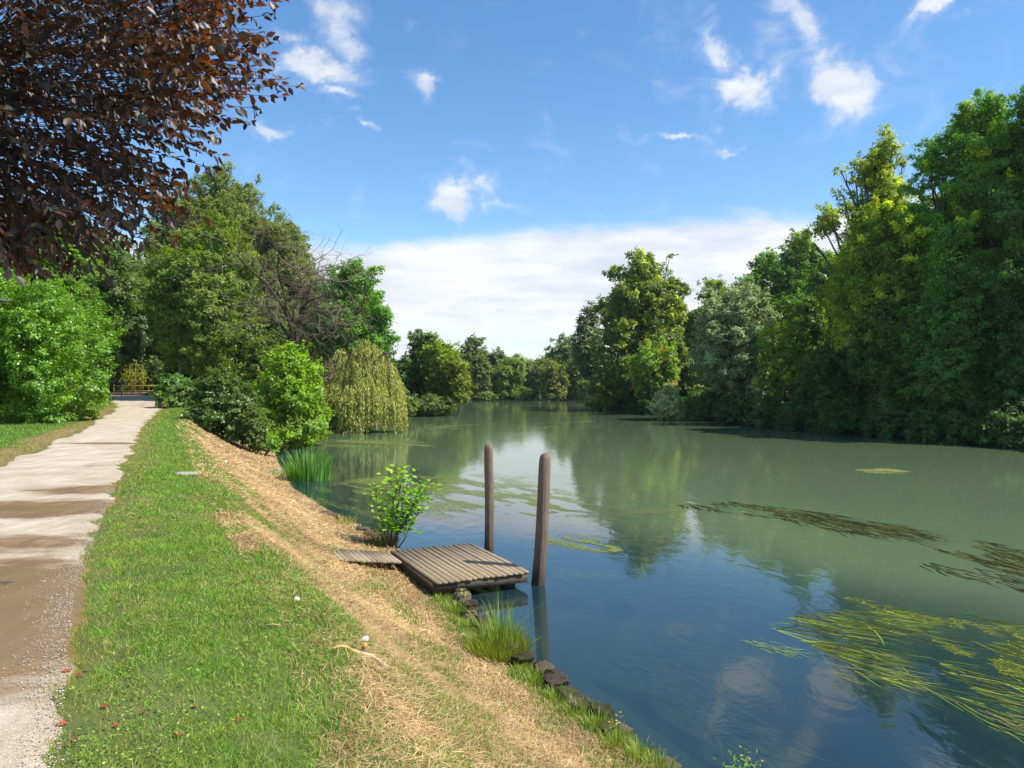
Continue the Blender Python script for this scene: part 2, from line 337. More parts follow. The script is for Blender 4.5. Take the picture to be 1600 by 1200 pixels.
bl = [wetblob(40, 985, .95, 1.35, 1.4), wetblob(-60, 930, 1.1, 1.2, 1.3), wetblob(50, 795, 1.5, .75, 1.25), wetblob(130, 766, .95, .55, 1.15), wetblob(165, 692, 1.5, .40, 1.0), wetblob(150, 727, .5, .3, .7), wetblob(30, 850, 1.2, .55, .85), wetblob(215, 636, 1.6, 1.5, .35)]
a_ = bl[0]
for b_ in bl[1:]: a_ = t.math('MAXIMUM', a_, b_)
wn_ = t.noise(t.scale(oc, 1, 2.2, 1), 1.7, 6, .62)
wet = t.ramp(t.math('ADD', a_, t.math('MULTIPLY', t.math('SUBTRACT', wn_, .5), 1.25)), .34, .80)
pud = t.ramp(t.math('ADD', t.math('MAXIMUM', bl[0], t.math('MAXIMUM', bl[1], t.math('MULTIPLY', bl[2], .8))), t.math('MULTIPLY', t.math('SUBTRACT', wn_, .5), .9)), .72, .92)
grit = t.ramp(t.noise(oc, 48, 5, .7), .56, .70); rut = t.ramp(t.noise(t.scale(oc, 5.5, .8, 1, .46), 1.3, 5, .6), .42, .62)
base = t.mix(t.math('MULTIPLY', rut, .38), base, (.38, .285, .185)); base = t.mix(t.math('MULTIPLY', grit, .55), base, (.26, .19, .13))
col = t.mix(wet, base, t.mix(t.math('ADD', t.math('MULTIPLY', rut, .5), t.math('MULTIPLY', n2, .6)), (.15, .090, .045), (.30, .19, .095))); col = t.mix(t.math('MULTIPLY', pud, .7), col, (.22, .13, .045)); col = t.mix(t.math('MULTIPLY', t.math('MULTIPLY', grit, wet), .35), col, (.45, .34, .22))
t.l.new(col, p.inputs['Base Color'])
t.l.new(t.math('SUBTRACT', t.math('SUBTRACT', .93, t.math('MULTIPLY', wet, .18)), t.math('MULTIPLY', pud, .48)), p.inputs['Roughness'])
p.inputs['Specular IOR Level'].default_value = .16
b = t.node('ShaderNodeBump'); t.l.new(t.math('SUBTRACT', .55, t.math('MULTIPLY', pud, .53)), b.inputs['Strength']); b.inputs['Distance'].default_value = .02
t.l.new(t.math('ADD', n3_, t.math('MULTIPLY', n2, 1.5)), b.inputs['Height']); t.l.new(b.outputs[0], p.inputs['Normal']); t.l.new(p.outputs[0], out.inputs[0])
tag(mb.build('path', m, smooth=True), 'pale gravel towpath with brown muddy puddles', kind='structure')

# ---- loose gravel along the path edge near the camera
n = 7000; y = 2.4 + 9 * rng.random(n) ** 1.6; side = rng.random(n)
x = x_path(y) - np.abs(rng.normal(0, .16, n)) - .05; far_ = (rng.random(n) < .25) & (y < 3.5); x = np.where(far_, x_path(y) - rng.random(n) * 2.2, x)
z = ground(x, y, False) + .024
ICO = ([(1, 0, 0), (0, 1, 0), (-.9, .1, 0), (0, -1, .1), (.1, 0, .55), (0, .1, -.5)], [[(0, 1, 4), (1, 2, 4), (2, 3, 4), (3, 0, 4), (1, 0, 5), (2, 1, 5), (3, 2, 5), (0, 3, 5)]])
sz = .0025 + .0055 * rng.random(n) ** 3; keep = (y > 2.4)
mb = MB(); T = np.stack([rng.normal(size=n), rng.normal(size=n), rng.normal(0, .2, n)], -1); N_ = np.tile([0., 0, 1], (n, 1)) + rng.normal(0, .2, (n, 3))
cs = np.array([.66, .58, .48]) * (.62 + .42 * rng.random((n, 1)))
mb.scatter(*ICO, np.stack([x, y, z], -1), T, N_, sz, sz, cs)
tag(mb.build('gravel', M_stone), 'loose pale gravel along the edge of the path', kind='stuff')

# ---- river surface
m, t, out = mat('river_water'); oc = t.node('ShaderNodeTexCoord').outputs['Object']; sp = t.node('ShaderNodeSeparateXYZ'); t.l.new(oc, sp.inputs[0])
rip = t.noise(t.scale(oc, 1.0, .55, 1, .3), 3.2, 3, .55, .5); rip2 = t.noise(t.scale(oc, .9, .35, 1, .2), .8, 3, .5, .8)
calm = t.ramp(t.noise(t.scale(oc, 1, .5, 1, .4), .11, 3, .5), .40, .66)
b = t.node('ShaderNodeBump'); t.l.new(t.math('ADD', .012, t.math('MULTIPLY', calm, .026)), b.inputs['Strength']); b.inputs['Distance'].default_value = .25
t.l.new(t.math('ADD', rip, rip2), b.inputs['Height'])
# turbidity: clearer along the near shore, milky green in the stream
dist = t.math('ADD', t.math('MULTIPLY', sp.outputs[1], .60), t.math('MULTIPLY', sp.outputs[0], 1.0))
turb = t.ramp(t.math('ADD', dist, t.math('MULTIPLY', t.math('SUBTRACT', t.noise(oc, .16, 3, .5), .5), 5)), 9.0, 15.5)
body = t.mix(turb, (.040, .100, .118), (.185, .270, .135))
df = t.node('ShaderNodeBsdfDiffuse'); t.l.new(body, df.inputs[0]); tp = t.node('ShaderNodeBsdfTransparent'); tp.inputs[0].default_value = (.55, .68, .45, 1)
mm = t.node('ShaderNodeMixShader'); t.l.new(t.math('SUBTRACT', .72, t.math('MULTIPLY', turb, .30)), mm.inputs[0]); t.l.new(df.outputs[0], mm.inputs[1]); t.l.new(tp.outputs[0], mm.inputs[2])
gl = t.node('ShaderNodeBsdfGlossy'); gl.inputs[0].default_value = (.95, .97, 1, 1); gl.inputs['Roughness'].default_value = .045; t.l.new(b.outputs[0], gl.inputs['Normal'])
fr = t.node('ShaderNodeFresnel'); fr.inputs[0].default_value = 1.44; t.l.new(b.outputs[0], fr.inputs['Normal'])
ms = t.node('ShaderNodeMixShader'); t.l.new(t.math('MULTIPLY', fr.outputs[0], 1.0), ms.inputs[0]); t.l.new(mm.outputs[0], ms.inputs[1]); t.l.new(gl.outputs[0], ms.inputs[2])
t.l.new(ms.outputs[0], out.inputs[0])
mb = MB(); mb.add([(-60, -40, 0), (80, -40, 0), (80, 178, 0), (-60, 178, 0)], [np.array([[0, 1, 2, 3]])])
tag(mb.build('river_water', m), 'calm green river reflecting sky and trees', kind='structure')

# ------------------------------------------------------------------ grass
def blades(mb, x, y, hgt, wid, col, lean=.45, tmpl=BLADE, zoff=-.005):
    n = len(x); z = ground(x, y) + zoff; a = rng.random(n) * 2 * np.pi
    T = np.stack([np.cos(a) * lean * rng.random(n), np.sin(a) * lean * rng.random(n), np.ones(n)], -1)
    b_ = rng.random(n) * 2 * np.pi; N = np.stack([np.cos(b_), np.sin(b_), np.full(n, .2)], -1)
    mb.scatter(*tmpl, np.stack([x, y, z], -1), T, N, hgt, wid, col)
def pick(cols, n):
    cols = np.array(cols, float); c = cols[rng.integers(0, len(cols), n)]; return c * (.72 + .56 * rng.random((n, 1)))
def ysample(n, a, b, pw=1.0):
    u = rng.random(n); 
    return a * (b / a) ** u if pw == 1 else a + (b - a) * u ** pw
mb = MB()
n = 420000; y = ysample(n, 2.2, 48); xe = x_edge(y); x = xe - .05 + rng.random(n) * (x_crest(y) - xe + 2.0 + .02 * y); nb = n // 12; x[:nb] = xe[:nb] - .02 - np.abs(rng.normal(0, .09, nb)) * (fbm(y[:nb] * 6, y[:nb] * 0, 12) > .45)
g = green(x, y); edge = ss((x - x_edge(y) + .1 + (fbm(x * 3, y * 3, 91) - .5) * .7) / .35)
keep = rng.random(n) < g * (.65 + .35 * edge) * (.45 + .55 * ss((fbm(x * 2.6, y * 2.6, 51) - .38) * 5)); x = x[keep]; y = y[keep]; n = len(x)
e_ = ss((x - x_path(y)) / .9); lush = fbm(x * .9, y * .7, 52) * .6 + .4 * fbm(x * 3.5, y * 3.5, 54)
hg = (.024 + .018 * e_) * (.5 + 1.0 * rng.random(n) ** 1.5) * (.35 + 1.4 * lush) * (1 + .02 * y); wd = np.maximum(.0028, .00078 * y)
cA = pick([(.10, .225, .03), (.13, .26, .035), (.18, .30, .045), (.085, .19, .03)], n); cB = pick([(.19, .22, .07), (.24, .23, .09), (.15, .20, .05), (.30, .25, .12)], n)
mixf = np.clip(1.05 * e_ * (1.35 - np.abs(x - (x_path(y) * .5 + x_crest(y) * .5)) / (.12 * y + 1.2) * .5) + (lush - .5) * 3.4, 0, 1)[:, None] * .90
mixf = np.where(rng.random((n, 1)) < mixf, 1, 0)
blades(mb, x, y, hg, wd, cA * mixf + cB * (1 - mixf), 1.5)
# tufts and broad-leaved weeds in the lawn
nt_ = 2600; ty = ysample(nt_, 2.3, 16); tx = x_edge(ty) + .1 + rng.random(nt_) * (x_crest(ty) - x_edge(ty) + 1.2); k_ = rng.random(nt_) < green(tx, ty) * .9; tx = tx[k_]; ty = ty[k_]; nt_ = len(tx); per_ = 26
th = np.repeat(.03 + .05 * rng.random(nt_) ** 2, per_); tcl = np.repeat(pick([(.10, .26, .03), (.16, .31, .04), (.20, .30, .06), (.24, .26, .09), (.08, .20, .03)], nt_), per_, 0); sp_ = np.repeat(.02 + .035 * rng.random(nt_), per_)
bx_ = np.repeat(tx, per_) + rng.normal(size=nt_ * per_) * sp_; by_ = np.repeat(ty, per_) + rng.normal(size=nt_ * per_) * sp_; blades(mb, bx_, by_, th * (.5 + .7 * rng.random(len(bx_))), np.maximum(.003, .0009 * by_), tcl * (.75 + .5 * rng.random((len(bx_), 1))), 1.8)
nc_ = 12000; y = ysample(nc_, 2.3, 12); x = x_edge(y) + .05 + rng.random(nc_) * (x_crest(y) - x_edge(y) + 1.0); k_ = (fbm(x * 2, y * 2, 88) > .52) & (green(x, y) > .4); x = x[k_]; y = y[k_]; nc_ = len(x); a = rng.random(nc_) * 6.28
mb.scatter(*LEAF4, np.stack([x, y, ground(x, y) + .02 + .02 * rng.random(nc_)], -1), np.stack([np.cos(a), np.sin(a), .3 + 0 * a], -1), np.tile([0., 0, 1], (nc_, 1)) + rng.normal(0, .3, (nc_, 3)), .012 + .012 * rng.random(nc_), .011, pick([(.14, .28, .05), (.20, .32, .06), (.10, .22, .04)], nc_))
# left lawn and its far continuation
n = 120000; y = ysample(n, 10, 50); x = x_pathl(y) - rng.random(n) * 9; edge = ss((x_pathl(y) - x - .35 - 1.2 * (fbm(x * 2, y * 2, 44) - .3)) / .7)
keep = rng.random(n) < .15 + .85 * edge; x = x[keep]; y = y[keep]; n = len(x)
blades(mb, x, y, .06 * (.6 + .8 * rng.random(n)), .00085 * y, pick([(.10, .22, .03), (.13, .26, .04), (.12, .19, .04)], n), .8)
# green fringe at the waterline and islands in the slope
n = 80000; y = ysample(n, 2.6, 13.5); x = x_water(y) - .02 - 3.5 * rng.random(n) ** 1.8; g = green(x, y)
keep = (rng.random(n) < g * .9) & (x > x_crest(y) + .3); x = x[keep]; y = y[keep]; n = len(x)
blades(mb, x, y, (.05 + .06 * rng.random(n)) * (.6 + .8 * fbm(x * 2, y * 2, 53)), np.maximum(.003, .0009 * y), pick([(.10, .21, .03), (.15, .25, .05), (.22, .24, .08), (.12, .26, .05)], n), .8)
tag(mb.build('lawn_grass', M_grass), 'short green grass on the bank crest and waterline', kind='stuff')
mb = MB()
n = 380000; y = ysample(n, 2.2, 40); xc = x_crest(y); xw = x_water(y); x = xc - .6 + rng.random(n) * (xw - xc + .55)
g = green(x, y); keep = rng.random(n) < (1 - .85 * g); x = x[keep]; y = y[keep]; n = len(x)
a = rng.normal(0.9, 1.1, n); P = np.stack([x, y, ground(x, y) + .004 + .018 * rng.random(n)], -1)
sl = .42; T = np.stack([np.cos(a), np.sin(a), -sl * np.cos(a) + rng.normal(0, .22, n)], -1); N = np.stack([np.full(n, sl), np.zeros(n), np.ones(n)], -1) + rng.normal(0, .3, (n, 3))
tone = fbm(x * 1.5, y * 1.5, 77)[:, None]
cs = pick([(.52, .37, .17), (.64, .48, .25), (.42, .27, .12), (.72, .58, .34), (.33, .20, .09), (.45, .38, .15)], n) * (.50 + .80 * tone)
mb.scatter(*STRAW, P, T, N, (.025 + .07 * rng.random(n) ** 1.6) * (1 + .04 * y), np.maximum(.0018, .00065 * y) * (.7 + .6 * rng.random(n)), cs)
n2_ = 60000; y = ysample(n2_, 2.2, 34); xc = x_crest(y); xw = x_water(y); x = xc - .9 + rng.random(n2_) * (xw - xc + .8)
keep = fbm(x * 1.3 + 7, y * 1.3, 79) > .45; x = x[keep]; y = y[keep]; n2_ = len(x)
blades(mb, x, y, .02 + .035 * rng.random(n2_), np.maximum(.0020, .0007 * y), pick([(.50, .40, .18), (.36, .36, .10), (.28, .32, .08), (.60, .47, .24)], n2_), 1.2)
tag(mb.build('dry_grass', M_straw), 'cut dry straw covering the bank slope', kind='stuff')

# ------------------------------------------------------------------ trees
def rdir(n): return norm(rng.normal(size=(n, 3)))
def leaves_on_lobes(mb, lobes, leaf, cover, col, col2, rc=.6, gap=.30, ratio=.62, flat=.65, inner=.25, upb=.55, yel=None, zmin=None):
    """lobes (n,6). cover = leaf area per surface area. Colours vary by clump and leaf."""
    lobes = np.array(lobes, float); col = np.array(col); col2 = np.array(col2)
    la = leaf * leaf * ratio * .5
    for lb in lobes:
        c, r = lb[:3], lb[3:6]; area = 4 * np.pi * ((r[0] * r[1]) ** 1.6 / 3 + (r[0] * r[2]) ** 1.6 / 3 + (r[1] * r[2]) ** 1.6 / 3) ** (1 / 1.6)
        nl = area * cover / la; rcl = min(rc, r.min() * .7); ncl = max(6, int(area / (rcl * rcl * 1.3))); per = max(3, int(nl / ncl))
        d = rdir(ncl); rad = np.where(rng.random(ncl) < inner, .35 + .5 * rng.random(ncl), .66 + .46 * rng.random(ncl))
        rad = rad * (1 + .5 * (n3(c + d * r, .9 / max(r.mean(), .5), 5) - .5))
        cc = c + d * r * rad[:, None]
        k = n3(cc, .55 / max(rcl, .3) * .6, int(abs(c[0] * 7)) % 97) > gap; cc = cc[k]; d = d[k]; ncl = len(cc)
        if zmin is not None: cc[:, 2] = np.maximum(cc[:, 2], zmin + .2)
        if ncl == 0: continue
        ax = norm(d * .9 + np.array([0, 0, .35]) + rng.normal(size=(ncl, 3)) * .45); tl = rng.random((ncl, per, 1)) ** .8
        o = rng.normal(size=(ncl, per, 3)) * rcl * .34 * (1.15 - .75 * tl) * (.6 + .8 * rng.random((ncl, 1, 1))); o[..., 2] *= flat
        o = o + ax[:, None] * (tl - .35) * rcl * (.9 + 1.1 * rng.random((ncl, 1, 1)) ** 2)
        P = (cc[:, None] + o).reshape(-1, 3); dd = np.repeat(d, per, 0); n = len(P)
        N = norm(dd * .45 + np.array([0, 0, upb]) + norm(o.reshape(-1, 3)) * .65 + rng.normal(size=(n, 3)) * .36)
        T = np.cross(N, rng.normal(size=(n, 3))) + dd * .5 + np.array([0, 0, -.25])
        mixc = np.clip(rng.normal(.5, .33, ncl), 0, 1)[:, None]; cl = col * (1 - mixc) + col2 * mixc; cl = cl * (.80 + .42 * rng.random((ncl, 1)))
        if yel is not None:
            yk = rng.random(ncl) < yel[1]; cl[yk] = np.array(yel[0]) * (.8 + .4 * rng.random((yk.sum(), 1)))
        cl = np.repeat(cl, per, 0) * (.78 + .44 * rng.random((n, 1)))
        mb.scatter(*LEAF4, P, T, N, leaf * (.65 + .7 * rng.random(n)), leaf * ratio * (.7 + .6 * rng.random(n)), cl)

def crown_lobes(w_, d_, z0, z1, kind, n=16):
    """lobes inside an envelope of half width w_, half depth d_, heights z0..z1"""
    h = z1 - z0; L = []
    if kind == 'round':
        for i in range(n):
            d = rdir(1)[0]; rr_ = .60 + .12 * rng.random(); s = .30 + .16 * rng.random()
            L.append([d[0] * w_ * rr_, d[1] * d_ * rr_, z0 + h * (.5 + .5 * d[2] * rr_), w_ * s, d_ * s, h * .5 * s * 1.15])
        L.append([0, 0, z0 + h * .5, w_ * .62, d_ * .62, h * .33])
        for i in range(n // 2):
            d = rdir(1)[0]; d[2] = d[2] * .8 + .2; rr_ = .88 + .14 * rng.random(); q = .10 + .08 * rng.random(); L.append([d[0] * w_ * rr_, d[1] * d_ * rr_, z0 + h * (.5 + .47 * d[2] * rr_), w_ * q, d_ * q, h * q * .45])
    elif kind == 'tall':          # ragged plane tree: narrower towards a spiky top
        for i in range(n):
            f = (i + .5) / n; a = i * 2.4 + rng.random(); wf = (1 - .66 * f ** 1.7); rr_ = (.48 + .36 * rng.random()) * wf; s = (.26 + .16 * rng.random()) * (1 - .38 * f)
            L.append([math.cos(a) * w_ * rr_, math.sin(a) * d_ * rr_, z0 + h * (.07 + .83 * f), w_ * s, d_ * s, h * (.105 - .02 * f)])
        for f in (.25, .5, .72): L.append([0, 0, z0 + h * f, w_ * .5 * (1.1 - f), d_ * .5 * (1.1 - f), h * .17])
        for i in range(5):
            a = rng.random() * 6.28; rr_ = .34 * rng.random(); L.append([math.cos(a) * w_ * rr_, math.sin(a) * d_ * rr_, z0 + h * (.84 + .12 * rng.random() * (1 - rr_)), w_ * .09, d_ * .09, h * .06])
        for i in range(14):       # sprays that break the outline
            f = .12 + .75 * rng.random(); a = rng.random() * 6.28; rr_ = (.92 + .16 * rng.random()) * (1 - .62 * f ** 1.6); q = .09 + .06 * rng.random()
            L.append([math.cos(a) * w_ * rr_, math.sin(a) * d_ * rr_, z0 + h * f, w_ * q * 1.5, d_ * q * 1.5, h * q * .35])
    elif kind == 'bush':
        for i in range(n):
            d = rdir(1)[0]; d[2] = abs(d[2]) * .95 - .1; rr_ = .58 + .12 * rng.random(); s = .30 + .14 * rng.random()
            L.append([d[0] * w_ * rr_, d[1] * d_ * rr_, max(z0 + h * (.12 + .76 * d[2] * rr_ * 1.3), z0 + h * .14), w_ * s, d_ * s, h * s * .72])
        L.append([0, 0, z0 + h * .42, w_ * .6, d_ * .6, h * .38])
        for i in range(n // 2):
            d = rdir(1)[0]; d[2] = abs(d[2]); rr_ = .85 + .18 * rng.random(); q = .09 + .08 * rng.random(); L.append([d[0] * w_ * rr_, d[1] * d_ * rr_, z0 + h * (.1 + .85 * d[2] * rr_), w_ * q, d_ * q, h * q * .6])
    return np.array(L)

def trunk_mesh(lobes, base_r, htop, col, twigs=10, sides=7, stems=1):
    mb = MB(); order = np.argsort(lobes[:, 2])
    for s in range(stems):
        bx, by = (0, 0) if stems == 1 else (rng.normal(0, base_r * 2.5), rng.normal(0, base_r * 2.5))
        k = 7; zz = np.linspace(-.35, htop, k); wob = np.cumsum(rng.normal(0, htop * .012, (k, 2)), 0); wob -= wob[0]
        pts = np.stack([bx + wob[:, 0], by + wob[:, 1], zz], -1); rad = base_r * (1 - .72 * np.linspace(0, 1, k)); rad[0] *= 1.35
        mb.tube(pts, rad, sides, col)
        for j in order[s::stems]:
            lb = lobes[j]; f = np.clip((lb[2] * .55) / htop, .15, .95); i0 = int(f * (k - 1)); p0 = pts[i0]; p3 = lb[:3] + rng.normal(0, .1, 3) * lb[3]
            mid = (p0 + p3) / 2 + np.array([0, 0, -.06 * np.linalg.norm(p3 - p0)]) + rng.normal(0, .05, 3) * np.linalg.norm(p3 - p0); tt_ = np.linspace(0, 1, 5)[:, None]
            cur = (1 - tt_) ** 2 * p0 + 2 * tt_ * (1 - tt_) * mid + tt_ ** 2 * p3; r0 = min(rad[i0] * .6, base_r * .5)
            mb.tube(cur, np.linspace(r0, r0 * .3, 5), 5, col, False)
            for q in range(twigs):
                e1 = lb[:3] + rdir(1)[0] * lb[3:6] * .9; s0 = cur[3] + (cur[4] - cur[3]) * rng.random(); m_ = (s0 + e1) / 2 + rng.normal(0, .06, 3) * lb[3]
                mb.tube(np.array([s0, m_, e1]), np.array([r0 * .26, r0 * .16, r0 * .05]), 3, col, False)
    return mb

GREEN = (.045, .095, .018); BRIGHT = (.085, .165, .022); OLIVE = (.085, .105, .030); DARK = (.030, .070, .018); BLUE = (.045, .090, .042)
YEL = (.17, .18, .022); SILV = (.145, .175, .105); SILV2 = (.21, .235, .15); BARK = (.11, .085, .06)
used = {}
def tree(label, px, D, top, hw, kind='round', bottom=None, col=GREEN, col2=BRIGHT, name='tree', cat='tree', cover=2.1, leafk=.0040, gap=.40, rc=None,
         depth=1.0, n=16, yel=None, material=None, group=None, lobes=None, bark=BARK, twigs=5, gz=None, stems=1, extra=()):
    x = (px - 800) / F * D; y = D; gz = float(ground(x, y, False)) if gz is None else gz; gz = max(gz, -.1)
    ztop = H + (598 - top) / F * D - gz; w_ = hw / F * D
    zb = (.12 * ztop if bottom is None else H + (598 - bottom) / F * D - gz)
    L = crown_lobes(w_, w_ * depth, zb, ztop, kind, n) if lobes is None else lobes
    if extra: L = np.vstack([L, [[(ex - px) / F * D, rng.normal(0, .15) * w_, H + (598 - ey) / F * D - gz, er / F * D, er / F * D, er / F * D * .8] for ex, ey, er in extra]])
    leaf = max(.09, leafk * D)
    mb = MB(); leaves_on_lobes(mb, L, leaf, cover, col, col2, rc=rc or max(.35, min(w_ * .20, .85)), gap=gap, yel=yel)
    root = empty(name, (x, y, gz)); tag(root, label, cat, group)
    fo = mb.build('crown' if cat == 'tree' else 'foliage', material or M_leaf, root)
    if px > 930: fo.color = (1.12, 1.20, 1.0, 1)  # right-bank foliage tinted brighter, standing in for backlight
    tb = trunk_mesh(L, max(.04, ztop * (.018 if cat == 'tree' else .012)), ztop * (.72 if kind != 'bush' else .5), bark, twigs=twigs, stems=stems)
    tb.build('trunk' if cat == 'tree' else 'stem', M_bark, root, smooth=True)
    return root

# ---- right bank, from far to near
tree('small grey-green willow leaning out left of the tall ragged tree', 926, 100, 472, 27, 'round', col=SILV, col2=(.10, .14, .06), material=M_silver, name='willow_tree', n=10, gap=.42)
tree('tall ragged tree with yellowish right edge standing at the river bend', 1006, 90, 392, 84, 'tall', bottom=640, extra=[(1042, 402, 8), (1036, 420, 12), (1012, 408, 9), (990, 432, 13), (965, 462, 14), (1062, 452, 12), (1000, 450, 16), (1035, 450, 18), (945, 480, 12)], col=(.05, .09, .02), col2=(.10, .13, .035), name='plane_tree', n=26, yel=((.22, .25, .05), .16), cover=2.5)
tree('bright yellow-green tree tucked behind the right side of the ragged tree', 1062, 94, 470, 22, 'round', col=(.17, .20, .02), col2=BRIGHT, n=9, bottom=600)
tree('light green bushy tree with reddish tips below the tall ragged tree', 1022, 80, 527, 38, 'round', bottom=625, col=BRIGHT, col2=(.11, .15, .05), yel=((.25, .08, .04), .02), n=12)
tree('thin-topped light green tree rising behind the big silver willow', 1120, 92, 428, 56, 'tall', bottom=620, col=(.08, .13, .045), col2=(.10, .15, .05), n=18)
tree('big silvery grey willow in the middle of the right bank', 1150, 66, 452, 66, 'round', bottom=632, col=SILV, col2=SILV2, material=M_silver, name='willow_tree', n=24, cover=2.6, gap=.34, leafk=.0034)
tree('upright poplar with a finely toothed top behind the silver willow', 1190, 88, 404, 62, 'round', bottom=620, col=(.05, .11, .03), col2=(.08, .16, .035), name='poplar_tree', n=18)
tree('upright poplar beside the tallest yellowish plane tree', 1262, 84, 368, 62, 'round', bottom=620, col=(.05, .11, .03), col2=(.07, .14, .03), name='poplar_tree', n=18)
tree('yellow-orange tinted tree between silver willow and dark trees', 1228, 60, 498, 42, 'round', bottom=640, col=(.10, .14, .02), col2=BRIGHT, yel=((.26, .27, .03), .22), n=14)
tree('bushy tree with rusty flecks behind the yellow-orange one', 1262, 66, 455, 44, 'round', bottom=620, col=GREEN, col2=(.06, .11, .02), yel=((.26, .09, .04), .015), n=14)
tree('tallest yellowish plane tree with open branches against the sky', 1372, 56, 212, 80, 'tall', bottom=560, extra=[(1278, 372, 18), (1290, 350, 15), (1286, 335, 16), (1330, 360, 22), (1350, 300, 22), (1375, 290, 24), (1395, 310, 22), (1302, 345, 16), (1318, 305, 15), (1310, 268, 9), (1330, 330, 20), (1345, 262, 12), (1402, 240, 13), (1418, 246, 8), (1382, 202, 8), (1378, 222, 12), (1372, 250, 16), (1400, 275, 15)], col=(.085, .13, .022), col2=(.15, .17, .03), name='plane_tree', n=30, yel=((.20, .24, .03), .22), cover=1.7, gap=.44)
tree('yellow-green plane tree in front of the tallest one', 1392, 50, 325, 84, 'round', bottom=640, col=(.07, .13, .02), col2=(.12, .17, .025), yel=((.24, .27, .03), .24), name='plane_tree', n=26, gap=.36)
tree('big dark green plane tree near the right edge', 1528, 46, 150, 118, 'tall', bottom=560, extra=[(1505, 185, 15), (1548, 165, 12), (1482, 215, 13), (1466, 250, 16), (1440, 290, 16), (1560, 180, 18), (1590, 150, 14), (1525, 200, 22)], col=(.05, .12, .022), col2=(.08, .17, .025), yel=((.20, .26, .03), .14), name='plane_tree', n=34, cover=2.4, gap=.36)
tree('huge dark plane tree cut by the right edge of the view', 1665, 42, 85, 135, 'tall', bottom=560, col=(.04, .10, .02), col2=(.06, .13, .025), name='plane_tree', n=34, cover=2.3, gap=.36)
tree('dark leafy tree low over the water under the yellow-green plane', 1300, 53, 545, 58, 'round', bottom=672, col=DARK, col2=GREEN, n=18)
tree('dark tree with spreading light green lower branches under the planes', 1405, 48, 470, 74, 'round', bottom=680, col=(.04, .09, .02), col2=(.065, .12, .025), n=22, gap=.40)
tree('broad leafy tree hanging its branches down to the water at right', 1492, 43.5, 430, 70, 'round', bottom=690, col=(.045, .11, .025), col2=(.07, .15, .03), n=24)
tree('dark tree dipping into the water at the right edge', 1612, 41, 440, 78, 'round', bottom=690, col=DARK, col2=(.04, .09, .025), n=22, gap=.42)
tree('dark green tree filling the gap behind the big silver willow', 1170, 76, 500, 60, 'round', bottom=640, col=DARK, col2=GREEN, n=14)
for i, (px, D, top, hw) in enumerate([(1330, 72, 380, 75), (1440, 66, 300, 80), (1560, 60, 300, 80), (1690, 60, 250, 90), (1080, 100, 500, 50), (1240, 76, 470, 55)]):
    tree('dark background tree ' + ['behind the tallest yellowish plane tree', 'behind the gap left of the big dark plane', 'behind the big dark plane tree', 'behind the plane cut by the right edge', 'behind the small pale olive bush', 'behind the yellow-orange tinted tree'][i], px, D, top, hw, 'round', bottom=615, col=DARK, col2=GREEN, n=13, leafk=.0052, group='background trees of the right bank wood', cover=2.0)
b0 = tree('low dark bush under the dark leafy tree between silver willow and planes', 1250, 52.5, 610, 38, 'bush', col=DARK, col2=(.04, .08, .02), name='bush', cat='bush', n=14, group='dark bushes along the right waterline', gz=.0, material=M_leaf)
for i, (D, off, s, rz) in enumerate([(108, .3, 1.3, 0), (100, .5, 1.35, 2), (93, .3, 1.25, 4), (86, .5, 1.3, 1), (79, .4, 1.15, 3), (73, 1.2, 1.2, 5), (66, .2, 1.2, .4), (60.5, .1, 1.2, 2.6), (56, .4, 1.1, 1.6), (48.5, .3, 1.1, 3.6), (45, .2, 1.1, 5.1), (42, .4, 1.2, .9), (39, .2, 1.1, 2.2), (36, .4, 1.3, 4.2), (32, .2, 1.4, 3.2)]):
    c_ = copy_tree(b0, (float(x_right(D)) + off, D, 0), rz, (s, s, s * .9))
    c_['label'] = ['farthest low dark bush on the right bank, under the ragged tree', 'low dark bush below the left edge of the tall ragged tree', 'low dark bush directly below the trunk of the tall ragged tree', 'low dark bush below the right edge of the tall ragged tree',
        'low dark bush just left of the small pale olive bush', 'low dark bush just behind the small pale olive bush', 'low dark bush under the left half of the big silver willow', 'low dark bush under the right half of the big silver willow', 'low dark bush under the yellow-orange tinted tree',
        'low dark bush under the left side of the tallest plane tree', 'low dark bush in the deep shade under the yellow-green plane', 'low dark bush left of the branches hanging down to the water', 'low dark bush right of the branches hanging down to the water', 'low dark bush at the waterline by the right edge', 'nearest low dark bush, cut by the right edge'][i]
for x_, y_, s_, rz in [(-9, 160, 1.2, 0), (-3, 168, 1.1, 1), (2, 172, 1.2, 2), (7, 175, 1.1, 3), (12, 177, 1.3, 4), (17, 174, 1.2, 5), (20, 168, 1.8, .5), (16, 150, 1.3, 2.2), (14, 162, 2.0, 1), (10, 178, 2.2, 2), (14.5, 178, 2.2, 3), (5, 178, 2.0, 1.4), (0, 175, 1.8, .2), (18, 160, 1.6, 4)]:
    c_ = copy_tree(b0, (x_, y_, .0), rz, (s_, s_, s_ * .8)); c_['label'] = 'low dark bush at the water under the far row of trees'; c_['group'] = 'low bushes under the far row'
b0.location = (float(x_right(52.5)) + .3, 52.5, 0)
tree('small pale olive bush standing out over the water at the right bank', 1045, 68.5, 598, 28, 'bush', bottom=652, col=(.27, .28, .13), col2=(.34, .34, .17), name='bush', cat='bush', n=14, gz=.0, material=M_silver, leafk=.0034)

